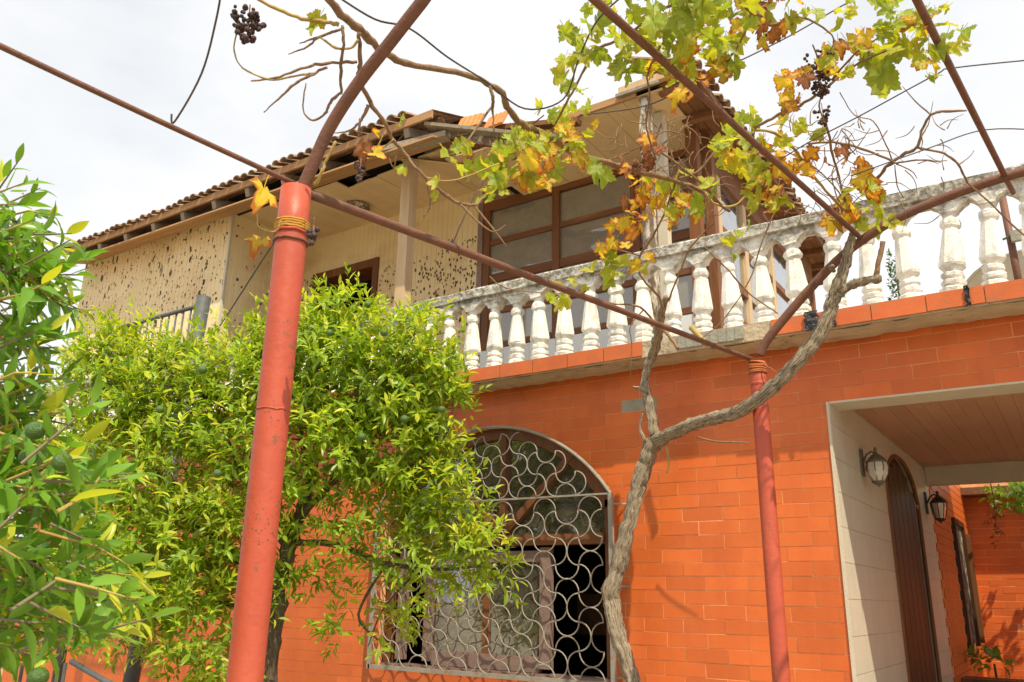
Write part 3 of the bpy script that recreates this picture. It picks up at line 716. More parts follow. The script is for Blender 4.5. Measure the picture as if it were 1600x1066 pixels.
# porch ceiling left: boards along y, a missing strip opens into the dark roof space
x = LX + .012; k = 0
while x < -5.0:
    y0 = 5.98
    if x > -6.7: y0 = 6.30 - .1 * ((x + 6.7))
    m = MB(); drop = .0 if x < -6.4 else random.uniform(0, .02)
    m.add([(x, y0, 4.63 - drop), (x + .128, y0 - .006, 4.63 - drop), (x + .128, RY, 4.69), (x, RY, 4.69), (x, y0, 4.645 - drop), (x + .128, y0 - .006, 4.645 - drop), (x + .128, RY, 4.705), (x, RY, 4.705)],
          [(3, 2, 1, 0), (4, 5, 6, 7), (0, 1, 5, 4), (1, 2, 6, 5), (2, 3, 7, 6), (3, 0, 4, 7)])
    m.build('ceiling_board', M['soffit'], roof); x += .131
b = MB(); b.box((LX, 5.9, 4.76), (-5.5, RY + .2, 4.78)); b.box((-5.0, 6.3, 4.60), (-2.7, RY + .2, 4.62)); b.build('roof_shade_sheet', M['dark'], roof)  # near-black sheets, roof-space shade put into the colour
# slipped ceiling sheet under the break, right-hand soffit boards
slab_piece('slipped_ceiling_sheet', M['soffit'], pY(700, 268, 6.5), 1.0, .55, .015, (.1, .28, .25))
slab_piece('slipped_ceiling_sheet', M['soffit'], pY(800, 256, 6.6), 1.2, .8, .015, (-.05, .02, .05))
x = -4.75
while x < -2.62:
    m = MB(); s = (x + 4.75) / 2.1; ya = 6.14; z = 4.425 + .012 * random.random()
    m.box((x, ya, z), (x + .196, RY - .022, z + .014)); o = m.build('soffit_board', M['soffit'], roof); x += .2
b = MB(); b.beam((-3.95, 6.11, 4.45), (-2.80, 6.11, 4.45), .03, .07); b.build('fascia', M['wood_tan'], roof)
b = MB(); b.beam((-2.95, 6.08, 4.50), (-2.22, 6.09, 4.53), .06, .07); b.build('fascia', M['wood_pale'], roof)
b = MB(); b.beam((-2.98, 6.06, 4.46), (-2.55, 6.07, 4.47), .03, .03); b.build('fascia', M['wood_grey'], roof)
for y in np.arange(6.2, 11.3, .55):
    b = MB(); b.beam((-2.6, y, 4.45), (-2.26, y, 4.43), .07, .09); b.build('rafter', M['rafter'], roof)
for q in range(3):
    b = MB(); x0 = -2.58 + q * .12; b.box((x0, 6.14, 4.475 - .004 * q), (x0 + .112, 11.35, 4.495 - .004 * q)); b.build('eave_board', M['rafter'], roof)
b = MB(); b.beam((-2.235, 6.1, 4.46), (-2.235, 11.4, 4.46), .03, .07); b.build('fascia', M['rafter'], roof)
b = MB(); b.box((-3.2, 11.36, 4.25), (-2.24, 11.4, 4.48)); b.build('rear_fascia', M['rafter'], roof)
# ring of a ceiling lamp on the porch
c = Vector((-6.92, 6.72, 4.645)); cl = MB()
cl.lathe([(.16, 0), (.17, -.02), (.15, -.045), (.10, -.05), (.10, -.03), (.13, -.02), (.13, .0)], 20, c); cl.build('ceiling_lamp_ring', M['peel'], house, smooth=True, label='round porch ceiling lamp ring without its glass')

# ================================================================ BALUSTRADE
bal = thing('balustrade', 'weathered white concrete balustrade along the balcony edge', 'balustrade')
BY = 5.80; B0 = 1.932
b = MB(); n = 60; xs = np.linspace(WX0, WX1, n); prev = None
for x in xs:
    j = lambda: random.gauss(0, .0035); cur = [(x, 5.71 + j(), 2.615 + j()), (x, 5.70 + j(), 2.685 + j()), (x, 5.715 + j(), 2.70 + j()), (x, 5.885 + j(), 2.70 + j()), (x, 5.90, 2.685), (x, 5.89, 2.615)]
    if prev: b.add(prev + cur, [(i, 6 + i, 6 + (i + 1) % 6, (i + 1) % 6) for i in range(6)])
    prev = cur
b.build('top_rail', M['white'], bal)
b = MB(); b.box((WX0, 5.75, 2.575), (WX1, 5.855, 2.617)); b.build('under_rail', M['white'], bal)
bp = MB()
oct_prof = [(.081, 0), (.083, .035), (.070, .045), (.061, .05), (.074, .062), (.076, .085), (.062, .095), (.057, .105), (.070, .118), (.070, .142), (.056, .152), (.056, .165), (.078, .190), (.081, .205),
            (.051, .445), (.045, .458), (.060, .475), (.064, .495), (.060, .52), (.043, .535), (.044, .555), (.050, .575)]
bp.lathe(oct_prof, 8, ph=R(22.5))
# flared head that makes the small arches between neighbours
for z0, z1, w0, w1 in ((.570, .590, .048, .056), (.590, .615, .056, .080), (.615, .635, .080, .112), (.635, .645, .112, .1205)):
    d0 = .052; bp.add([(-w0, -d0, z0), (w0, -d0, z0), (w0, d0, z0), (-w0, d0, z0), (-w1, -d0, z1), (w1, -d0, z1), (w1, d0, z1), (-w1, d0, z1)],
                      [(0, 3, 2, 1), (4, 5, 6, 7), (0, 1, 5, 4), (1, 2, 6, 5), (2, 3, 7, 6), (3, 0, 4, 7)])
bmes = []; base_v = list(bp.v)
for q in range(8):
    sc_ = random.uniform(.95, 1.05)
    bp.v = [(x_ * sc_ + random.gauss(0, .0022), y_ * sc_ + random.gauss(0, .0022), z_ + random.gauss(0, .0022)) if z_ < .58 else (x_ + random.gauss(0, .0018), y_, z_) for x_, y_, z_ in base_v]; bmes.append(bp.mesh('baluster', M['white']))
x = -3.622 - .2435 * 34
while x < WX1:
    o = link('baluster', random.choice(bmes), bal); o.location = (x + random.gauss(0, .004), BY, B0); o.rotation_euler = (random.gauss(0, .018), random.gauss(0, .02), random.gauss(0, .08)); x += .2435

# ================================================================ WINDOW GRILLE
grl = thing('window_grille', 'wavy wrought iron grille over the arched window', 'grille')
GY = 5.905; GX0, GX1, GZ0, GZ1 = -5.47, -3.03, -.60, .80
GH = (GX1 - GX0) / 2; GC = (GX0 + GX1) / 2; GR = .64; GRA = (GH * GH + GR * GR) / (2 * GR)
def zg(x): return GZ1 + math.sqrt(max(GRA * GRA - (x - GC) ** 2, 0)) - (GRA - GR)
b = MB(); b.beam((GX0, GY, GZ0 - .02), (GX0, GY, GZ1), .035, .03, up=(0, 1, 0)); b.beam((GX1, GY, GZ0 - .02), (GX1, GY, GZ1), .035, .03, up=(0, 1, 0)); b.beam((GX0, GY, GZ0), (GX1, GY, GZ0), .03, .035)
b.build('grille_frame', M['grille'], grl)
b = MB(); b.tube([(x, GY, zg(x)) for x in np.linspace(GX0, GX1, 30)], .014, 6); b.build('arch_bar', M['grille'], grl)
b = MB(); b.beam((GX0, GY, GZ1 + .0), (GX1, GY, GZ1 + .0), .014, .014); b.build('cross_bar', M['grille'], grl)
def arc_mesh(a):
    m = MB(); m.tube([(-math.cos(t) * a / 2, 0, math.sin(t) * a / 2) for t in np.linspace(0, math.pi, 11)], .0058, 5); return m.mesh('scroll_bar', M['grille'], True)
def lattice(a, x0, z0, nx, nz, inside):
    me = arc_mesh(a)
    for i in range(-1, nx + 1):
        for j in range(-1, nz + 1):
            s0 = 1 if (i + j) % 2 == 0 else -1
            for hv in (0, 1):
                s = s0; c = (x0 + (i + .5 * (hv == 0)) * a, z0 + (j + .5 * (hv == 1)) * a)
                s = s if hv == 0 else -s0
                ap = (c[0], c[1] + s * a / 2) if hv == 0 else (c[0] + s * a / 2, c[1])
                ends = [(c[0] - a/2, c[1]), (c[0] + a/2, c[1])] if hv == 0 else [(c[0], c[1] - a/2), (c[0], c[1] + a/2)]
                if not all(inside(*q) for q in ends + [ap]): continue
                o = link('scroll_bar', me, grl); o.location = (c[0] + random.gauss(0, .002), GY + random.gauss(0, .003), c[1] + random.gauss(0, .002))
                ry = {(0, 1): 0, (0, -1): math.pi, (1, 1): math.pi / 2, (1, -1): -math.pi / 2}[(hv, s)]
                o.rotation_euler = (random.gauss(0, .01), ry + random.gauss(0, .015), 0)
lattice(.212, GX0 + .03, GZ0 + .01, 12, 7, lambda x, z: GX0 - .005 < x < GX1 + .005 and GZ0 - .01 < z < GZ1 + .004)
lattice(.186, GX0 + .08, GZ1 + .006, 13, 4, lambda x, z: GZ1 - .004 < z < zg(x) + .004)
for z in (.72, .1, -.55):
    for x0, x1 in ((GX1, GX1 + .11), (GX0 - .11, GX0)):
        b = MB(); b.tube([(x0, GY + (.0 if x0 == GX1 else .09), z), (x1, GY + (.09 if x0 == GX1 else 0), z)], .008, 6); b.build('bracket', M['grille'], grl)

# ================================================================ PERGOLA OF STEEL PIPES
per = thing('pipe_pergola', 'red and rust-brown steel pipe pergola on two posts', 'pergola')
LP = Vector((-1.965, 1.645, 0)) * .836
def ptop(u, v):                               # on the left post's axis
    r_ = ray(u, v); s = math.hypot(LP.x, LP.y) / math.hypot(r_[0], r_[1]); return Vector(r_ * s)
q0 = ptop(463, 296); q1 = ptop(383, 1060)
lo = Vector((q1.x, q1.y, q1.z)) + (q1 - q0) * ((GROUND - q1.z) / (q1.z - q0.z))
post = MB(); zs = np.linspace(0, 1, 26)
post.tube([lo.lerp(q0, t) for t in zs], [.0415 + random.gauss(0, .0002) for t in zs], 28); lpost = post.build('post', M['post'], per, smooth=True, label='near thick post painted red')
lp_top = q0
def ringat(z, r, t, mat, parent):
    d = (q0 - lo); c = lo + d * ((z - lo.z) / d.z); m = MB()
    m.tube([c + Vector((r * math.cos(a), r * math.sin(a), random.gauss(0, .001))) for a in np.linspace(0, 2 * math.pi, 25)], t, 6, cap=False); return m.build('tie_ring', mat, parent, smooth=True)
ringat(q0.z - .135, .044, .004, M['post'], lpost); ringat(q0.z - .160, .0445, .0035, M['pipe'], lpost)
yellow = pmat('yellow_cord', (.50, .27, .04), (.42, .2, .03), 40, .8, bmp=.6)
for k in range(4): ringat(q0.z - .105 - .007 * k, .044, .004, yellow, lpost)
ringat(q0.z - .62, .042, .002, M['post'], lpost)
# right-hand post close to the wall
YR = 4.60
r0 = pY(1183, 566, YR); r1 = pY(1221, 1066, YR); rb = r1 + (r1 - r0) * ((GROUND - r1.z) / (r1.z - r0.z))
m = MB(); m.tube([rb.lerp(r0, t) for t in zs], .045, 24); rpost = m.build('post', M['post'], per, smooth=True, label='far thick post painted red beside the brick wall')
for k in range(6):
    m = MB(); c = r0 - Vector((0, 0, .005 + .012 * k)); tl = random.gauss(0, .12)
    m.tube([c + Vector((.049 * math.cos(a), .049 * math.sin(a), tl * .06 * math.cos(a + k))) for a in np.linspace(0, 2 * math.pi, 21)], .0055, 5, cap=False); m.build('tie_ring', M['rope'], rpost)
m = MB(); m.tube([r0 + Vector((.05, -.05, -.03)), r0 + Vector((.10, -.07, -.07)), r0 + Vector((.16, -.07, -.13))], .004, 5); m.build('tie_end', M['rope'], rpost)
m = MB(); m.lathe([(.047, 0), (.049, .01), (.047, .02)], 24, r0 + Vector((0, 0, -.14))); m.build('collar', M['post'], rpost)
# arched pipes
def pipe(name, pts, r, mat=None, sub=6):
    m = MB(); cp = catmull(pts, sub); m.tube([Vector(p) for p in cp], r, 14); return m.build(name, mat or M['pipe'], per, smooth=True)
P = Vector(ray(1840, 815)).normalized()
s1 = pY(1345, 372, YR); s2 = pY(1570, 275, YR); k_ = (YR - 1.376) / P.y        # where the purlins meet the near arch
la = [pY(470, 300, q0.y + .005), pY(487, 262, 1.376), pY(515, 200, 1.376), pY(560, 130, 1.376), pY(610, 66, 1.376), pY(660, 2, 1.376), s1 - P * k_ - Vector((0, 0, .03)), s2 - P * k_ - Vector((0, 0, .03))]
e = la[-1]; la += [e + Vector((.7, 0, .02)), e + Vector((1.4, 0, -.15))]
pipe('arch_pipe', la, .0175)
ra = [pY(1187, 556, YR), pY(1200, 530, YR), pY(1245, 475, YR), pY(1300, 415, YR), pY(1345, 377, YR), pY(1405, 340, YR), pY(1500, 300, YR), pY(1600, 268, YR), pY(1700, 245, YR)]
e = ra[-1]; ra += [e + Vector((.8, 0, .05)), e + Vector((1.6, 0, -.15))]
pipe('arch_pipe', ra, .0255)
pipe('purlin', [q0 + Vector((.02, .0, -.01)), r0 + Vector((-.03, 0, .02))], .0138, sub=12)
e = pY(0, 72, .625); d = (e - q0).normalized(); pipe('purlin', [q0 + Vector((-.01, 0, .02)), e, e + d * 1.2], .0072, sub=12)
pipe('purlin', [s1 + P * .08, s1 - P * (k_ + .25)], .0142, sub=16)
pipe('purlin', [s2 + P * .28, s2 - P * (k_ + .25)], .0142, sub=16)
# training wires
def wire(pts, r=.003):
    m = MB(); m.tube([Vector(p) for p in catmull(pts, 6)], r, 5); m.build('wire', M['wire'], per, smooth=True)
wire([pD(348, -30, 1.615), pD(338, 30, 1.657), pD(315, 115, 1.700), pD(273, 190, 1.717), pD(268, 178, 1.717)], .0022)
wire([pD(520, -10, 2.125), pD(585, 30, 2.210), pD(640, 45, 2.295), pD(700, 90, 2.465), pD(760, 128, 2.635), pD(820, 170, 2.805), pD(880, 155, 2.890), pD(905, 90, 2.805), pD(935, 30, 2.635), pD(990, -20, 2.550)], .003)
wire([pD(1650, 90, 3.740), pD(1492, 106, 3.655), pD(1462, 117, 3.655), pD(1344, 181, 3.825), pD(1263, 223, 3.910), pD(1190, 268, 3.910)], .0032)
wire([pD(1650, 205, 4.165), pD(1540, 203, 4.080), pD(1448, 233, 4.080), pD(1330, 275, 4.165)], .0032)
wire([pD(1400, -30, 3.230), pD(1327, 3, 3.315), pD(1225, 61, 3.315), pD(1087, 128, 3.315), pD(1010, 165, 3.400), pD(905, 180, 3.400)], .003)
wire([pY(707, 383, 3.0), pY(720, 350, 3.0), pY(745, 300, 3.05), pY(770, 260, 3.1), pY(795, 225, 3.1), pY(850, 180, 3.1)], .0035)
wire([pY(466, 330, 1.45), pY(428, 378, 2.4), pY(396, 428, 3.4), pY(350, 500, 4.9), pY(330, 528, 5.97)], .007)
for c in (pY(705, 382, 2.95),):
    m = MB(); m.tube([c + Vector((.02 * math.cos(a), .006 * a / 3, .02 * math.sin(a))) for a in np.linspace(0, 12, 24)], .0025, 5); m.build('tie_ring', M['wire'], per)

# ================================================================ GRAPE VINE
vine = thing('grape_vine', 'gnarled grape vine with autumn leaves climbing the pergola', 'vine')
def gnarl(name, pts, mat, n=12, sub=5, rough=.16, parent=vine, jit=.12):
    """pts: (point, radius)"""
    cp = catmull([(*p, r) for p, r in pts], sub); m = MB()
    P_ = []; rr = []
    for c in cp:
        r_ = max(c[3], .001); P_.append(Vector(c[:3]) + Vector((random.gauss(0, 1), random.gauss(0, 1), random.gauss(0, 1))) * r_ * jit); rr.append(r_ * (1 + random.uniform(-rough, rough)))
    if n >= 14:
        i0 = len(m.v); m.tube(P_, rr, n * 2, rough=.02); nn = n * 2; col_ = [random.gauss(0, .09) for _ in range(nn)]
        for i in range(len(P_)):
            for k in range(nn):
                col_[k] = col_[k] * .93 + random.gauss(0, .035) + (col_[(k + 1) % nn] + col_[k - 1] - 2 * col_[k]) * .02
                v_ = Vector(m.v[i0 + i * nn + k]); m.v[i0 + i * nn + k] = tuple(P_[i] + (v_ - P_[i]) * (1 + col_[k]))
    else: m.tube(P_, rr, n, rough=rough * .55)
    o = m.build(name, mat, parent, smooth=True)
    if mat in (M['bark'], M['tree_bark']):
        nn = n * 2 if n >= 14 else n; ln_ = 0; fb = []
        for i in range(len(P_)):
            if i: ln_ += (P_[i] - P_[i-1]).length
            for k in range(nn): fb += [math.cos(6.283 * k / nn) * rr[i] / .05, math.sin(6.283 * k / nn) * rr[i] / .05, ln_ * 1.6]
        o.data.attributes.new('fib', 'FLOAT_VECTOR', 'POINT').data.foreach_set('vector', fb)
    return o
T = lambda u, v, Y, r: (pY(u, v, Y), r)
gnarl('trunk', [T(1030, 1190, 5.70, 0.0602), T(1000, 1100, 5.68, 0.0533), T(982, 1045, 5.66, 0.0559), T(964, 985, 5.65, 0.0585), T(955, 930, 5.65, 0.0619), T(968, 880, 5.66, 0.0585), T(984, 815, 5.66, 0.0559), T(999, 760, 5.66, 0.0533), T(1010, 720, 5.65, 0.0533), T(1022, 688, 5.64, 0.0516)], M['bark'], 20, 8, .10, jit=.08)
gnarl('limb', [T(1012, 715, 5.65, 0.0430), T(1028, 690, 5.64, 0.0482), T(1060, 672, 5.42, 0.0413), T(1110, 655, 5.0, 0.0361), T(1150, 645, 4.65, 0.0353), T(1190, 619, 4.46, 0.0353), T(1230, 583, 4.43, 0.0370), T(1265, 545, 4.43, 0.0353), T(1290, 505, 4.44, 0.0353), T(1305, 462, 4.46, 0.0335), T(1318, 422, 4.48, 0.0292), T(1328, 385, 4.5, 0.0241), T(1332, 365, 4.5, 0.0155)], M['bark'], 18, 8, .11, jit=.08)
gnarl('limb', [T(1022, 695, 5.64, 0.0387), T(1018, 650, 5.63, 0.0361), T(1008, 610, 5.62, 0.0344), T(1010, 580, 5.60, 0.0310), T(1020, 555, 5.58, 0.0327), T(1028, 525, 5.4, 0.0310), T(1032, 495, 5.15, 0.0258), T(1040, 465, 4.85, 0.0189)], M['bark'], 14, 7, .13)
gnarl('limb', [T(1306, 462, 4.46, 0.0258), T(1325, 448, 4.46, 0.0258), T(1345, 440, 4.46, 0.0241), T(1376, 436, 4.46, 0.0189)], M['bark'], 12, 6, .2)
gnarl('limb', [T(1368, 438, 4.46, 0.0172), T(1374, 405, 4.46, 0.0146), T(1379, 378, 4.46, 0.0129)], M['cane'], 8, 5)
gnarl('limb', [T(1304, 425, 4.48, 0.0103), T(1298, 416, 4.46, 0.0172)], M['bark'], 8, 4)
gnarl('limb', [T(1008, 690, 5.6, 0.0155), T(1000, 668, 5.58, 0.0120), T(1004, 645, 5.57, 0.0069)], M['bark'], 8, 4)
gnarl('limb', [T(1014, 612, 5.6, 0.0155), T(1000, 607, 5.58, 0.0120), T(990, 605, 5.57, 0.0086)], M['bark'], 8, 4)
gnarl('cane', [T(1040, 690, 5.6, .008), T(1045, 720, 5.58, .008), T(1042, 740, 5.58, .006)], M['cane_young'], 6, 4)
gnarl('cane', [T(1090, 683, 5.6, .007), T(1120, 690, 5.58, .006), T(1170, 692, 5.55, .005)], M['cane'], 6, 4)
gnarl('cane', [T(1028, 505, 5.5, .014), T(1045, 525, 5.48, .014), T(1060, 545, 5.46, .011)], M['cane'], 8, 4)
gnarl('cut_stick', [T(1080, 512, 5.55, .020), T(1105, 540, 5.5, .018)], M['cane_young'], 8, 3)
KS = .85
VD = lambda u, v, d: pD(u, v, d * KS)
C = lambda u, v, d, r: (VD(u, v, d), r * .74)
def cane(pts, mat='cane', n=7, sub=5): return gnarl('cane', [C(*p) for p in pts], M[mat], n, sub, .14, jit=.22)
# the long cane that crosses the sky
cane([(1140, 330, 5.3, .012), (1100, 300, 5.2, .015), (1060, 285, 5.0, .016), (1010, 272, 4.8, .018), (950, 255, 4.6, .019), (900, 240, 4.4, .019), (850, 210, 4.2, .018), (820, 197, 4.1, .017), (797, 176, 4.0, .018), (785, 147, 3.9, .018), (760, 130, 3.8, .016), (720, 115, 3.6, .015), (660, 104, 3.3, .014), (620, 94, 3.2, .015), (590, 73, 3.0, .016), (560, 45, 2.8, .016), (530, 20, 2.7, .015), (505, -15, 2.6, .015)], n=10)
cane([(530, 38, 2.7, .008), (500, 33, 2.7, .008), (465, 27, 2.7, .007), (430, 12, 2.7, .007), (395, -6, 2.7, .006)], 'cane_young')
cane([(560, 50, 2.75, .008), (563, 100, 2.8, .009), (562, 125, 2.85, .009), (578, 160, 2.95, .009), (600, 190, 3.0, .009), (612, 215, 3.05, .008), (632, 240, 3.1, .008), (655, 268, 3.1, .008), (690, 300, 3.15, .008), (715, 317, 3.2, .007), (745, 320, 3.2, .006)])
cane([(535, 40, 2.7, .006), (537, 70, 2.7, .006), (532, 110, 2.75, .006), (534, 145, 2.8, .005)])
cane([(557, 97, 2.8, .006), (510, 100, 2.75, .006), (470, 108, 2.7, .005), (430, 122, 2.7, .004), (392, 127, 2.7, .003)])
cane([(510, 105, 2.75, .005), (490, 116, 2.72, .005), (465, 128, 2.7, .005), (440, 150, 2.7, .004), (412, 176, 2.7, .002)])
cane([(490, 115, 2.72, .004), (455, 120, 2.7, .004), (420, 124, 2.7, .004), (380, 107, 2.7, .003), (366, 80, 2.7, .003), (370, 50, 2.7, .003)], 'cane_young')
cane([(534, 145, 2.8, .006), (516, 160, 2.8, .006), (508, 178, 2.8, .005), (488, 188, 2.8, .004), (474, 172, 2.8, .003), (478, 130, 2.8, .003)])
cane([(535, 45, 2.7, .005), (500, 58, 2.7, .004), (480, 73, 2.7, .004), (450, 85, 2.7, .002)])
cane([(520, 50, 2.7, .005), (490, 60, 2.7, .004), (468, 68, 2.7, .002)])
cane([(500, 58, 2.7, .004), (525, 75, 2.7, .005), (548, 75, 2.75, .005), (560, 62, 2.75, .005)], 'cane_young')
cane([(576, 165, 2.95, .008), (566, 185, 2.95, .006), (558, 195, 2.95, .005), (545, 205, 2.95, .004), (520, 208, 2.95, .002)])
cane([(563, 185, 2.95, .005), (560, 215, 2.95, .004), (566, 200, 2.95, .003)])
cane([(615, 218, 3.05, .005), (600, 230, 3.05, .004), (590, 232, 3.05, .004), (598, 212, 3.05, .002)], 'cane_young')
cane([(525, 222, 2.3, .005), (510, 250, 2.3, .005), (500, 275, 2.3, .006), (492, 290, 2.32, .006)], 'cane_young')
cane([(620, 243, 3.1, .004), (615, 262, 3.1, .003), (608, 248, 3.1, .002)])
cane([(668, 290, 3.1, .004), (672, 320, 3.1, .004), (662, 340, 3.1, .003)])
cane([(720, 320, 3.2, .006), (745, 345, 3.2, .005), (770, 362, 3.2, .003), (790, 352, 3.2, .002)])
cane([(740, 322, 3.2, .005), (765, 350, 3.2, .004), (792, 386, 3.2, .002)])
cane([(660, 276, 3.1, .004), (700, 283, 3.2, .003), (740, 272, 3.3, .003), (780, 255, 3.4, .003)], 'cane_young')
cane([(765, 135, 3.8, .008), (770, 155, 3.8, .009), (770, 175, 3.85, .006), (772, 205, 3.85, .004)])
cane([(770, 165, 3.85, .006), (745, 200, 3.8, .006), (725, 225, 3.75, .005), (690, 238, 3.7, .003)])
cane([(815, 200, 4.1, .006), (800, 225, 4.0, .005), (775, 265, 3.9, .005), (760, 300, 3.7, .004), (745, 320, 3.5, .004)])
cane([(1170, -20, 3.2, .007), (1050, 8, 3.2, .007), (1000, 40, 3.3, .007), (970, 62, 3.4, .007), (930, 80, 3.5, .007), (905, 125, 3.6, .006), (885, 160, 3.7, .006), (862, 205, 4.0, .005)])
cane([(1060, 30, 3.3, .004), (1030, 75, 3.4, .005), (1012, 115, 3.6, .005), (1015, 150, 3.8, .005), (1010, 200, 4.2, .005), (1025, 250, 4.6, .006)])
cane([(1080, 110, 3.6, .006), (1100, 125, 3.6, .005), (1150, 78, 3.5, .005), (1175, 20, 3.4, .005), (1180, -20, 3.4, .005)])
cane([(1190, 25, 3.4, .009), (1170, 15, 3.4, .010), (1150, -10, 3.4, .010)], 'cane')
cane([(1185, 40, 3.5, .006), (1215, 38, 3.5, .007), (1255, 28, 3.6, .006), (1300, 55, 3.8, .004), (1298, 80, 3.9, .003)])
cane([(1180, 200, 4.4, .010), (1215, 180, 4.3, .010), (1250, 165, 4.2, .009), (1290, 138, 4.1, .008), (1320, 112, 4.1, .007), (1360, 90, 4.0, .006), (1410, 70, 3.9, .005)])
cane([(1300, 125, 4.1, .007), (1335, 85, 4.0, .006), (1370, 60, 3.9, .004)])
cane([(1178, 203, 4.4, .010), (1210, 208, 4.5, .010), (1240, 232, 4.7, .010), (1262, 262, 4.9, .010), (1290, 298, 5.1, .010), (1330, 338, 5.4, .012), (1350, 355, 5.5, .012)], 'cane_young')
cane([(1262, 225, 4.8, .008), (1300, 222, 4.8, .008), (1345, 232, 4.8, .008), (1385, 248, 4.9, .008), (1398, 255, 4.9, .009)])
cane([(1368, 285, 5.2, .012), (1385, 262, 5.1, .013), (1410, 242, 5.0, .012), (1434, 230, 4.9, .011), (1440, 205, 4.9, .009), (1455, 180, 4.8, .009), (1478, 174, 4.8, .009), (1510, 173, 4.8, .006)])
cane([(1434, 232, 4.9, .008), (1475, 240, 4.9, .008), (1498, 258, 4.9, .008), (1512, 285, 5.0, .007), (1540, 310, 5.0, .006), (1575, 345, 5.1, .006), (1620, 385, 5.1, .006)])
cane([(1498, 258, 4.9, .005), (1515, 245, 4.9, .003), (1522, 235, 4.9, .002)])
cane([(1400, 255, 5.0, .007), (1440, 250, 4.9, .006), (1470, 254, 4.9, .003)])
cane([(1400, 256, 5.0, .005), (1425, 268, 5.0, .004), (1433, 280, 5.0, .002)])
cane([(1455, 180, 4.8, .005), (1430, 158, 4.8, .004), (1410, 135, 4.8, .002)])
cane([(1438, 215, 4.8, .005), (1450, 195, 4.8, .004), (1458, 158, 4.8, .002)])
cane([(1395, 252, 5.0, .005), (1385, 228, 4.9, .004), (1365, 190, 4.8, .004), (1335, 180, 4.7, .003), (1312, 145, 4.5, .003)])
cane([(1398, 258, 5.0, .004), (1402, 290, 5.2, .004), (1412, 310, 5.3, .003)])
cane([(1285, 180, 4.5, .008), (1295, 210, 4.6, .008), (1300, 240, 4.8, .008), (1310, 275, 5.1, .008), (1322, 320, 5.4, .008)])
cane([(1270, 70, 3.9, .004), (1290, 130, 4.1, .004), (1280, 165, 4.3, .005), (1292, 200, 4.5, .006)])
cane([(1320, 345, 5.4, .006), (1300, 270, 5.1, .004), (1335, 235, 4.9, .004), (1360, 200, 4.8, .002)])
cane([(1345, 360, 5.5, .006), (1310, 300, 5.3, .005), (1270, 260, 5.1, .005), (1225, 235, 5.0, .004)])
cane([(1055, 285, 5.0, .007), (1040, 330, 5.1, .007), (1020, 370, 5.2, .008), (1000, 400, 5.3, .008), (1000, 430, 5.35, .008), (1030, 465, 5.4, .010), (1036, 490, 5.45, .012)])
cane([(1115, 350, 5.3, .007), (1080, 385, 5.35, .007), (1060, 430, 5.4, .007), (1045, 470, 5.45, .008)])
cane([(1215, 320, 5.3, .005), (1190, 380, 5.3, .005), (1170, 440, 5.3, .005), (1130, 500, 5.35, .004), (1095, 530, 5.4, .003)])
cane([(1100, 385, 5.3, .005), (1140, 425, 5.3, .006), (1170, 458, 5.35, .006), (1215, 490, 5.4, .004)])
cane([(1035, 520, 5.5, .008), (1000, 480, 5.4, .008), (960, 475, 5.3, .006), (905, 460, 5.2, .005), (850, 458, 5.1, .004), (790, 450, 5.0, .004), (765, 432, 5.0, .003)])
cane([(1005, 485, 5.4, .006), (985, 510, 5.4, .005), (987, 540, 5.4, .004), (985, 590, 5.4, .003)])
cane([(1130, 325, 5.2, .008), (1100, 290, 5.0, .008), (1050, 250, 4.9, .008), (1025, 225, 4.9, .007), (1035, 190, 4.8, .006)])
cane([(1060, 280, 5.0, .010), (1095, 265, 5.0, .009), (1125, 225, 5.0, .008), (1140, 215, 5.0, .006)])
cane([(1100, 300, 5.2, .009), (1120, 320, 5.2, .009), (1150, 320, 5.2, .008), (1170, 300, 5.2, .006)], 'cane_young')
cane([(940, 255, 4.6, .005), (1000, 230, 4.6, .005), (1040, 205, 4.6, .004), (1075, 215, 4.7, .004)])
cane([(1000, 400, 5.3, .005), (960, 390, 5.2, .004), (930, 400, 5.2, .003)])
# short dead twigs along the canes near the bare right-hand side
for k in range(190):
    u0 = random.choice([random.uniform(1170, 1360), random.uniform(960, 1140), random.uniform(1240, 1480), random.uniform(990, 1080)]); v0 = random.uniform(190, 340); d0 = 4.6 + (v0 - 200) / 200
    a = random.uniform(0, 6.28); ln = random.uniform(18, 48)
    cane([(u0, v0, d0, .004), (u0 + ln * .5 * math.cos(a), v0 + ln * .5 * math.sin(a), d0, .003), (u0 + ln * math.cos(a + .3), v0 + ln * math.sin(a + .3), d0 + .05, .0015)], n=5, sub=3)

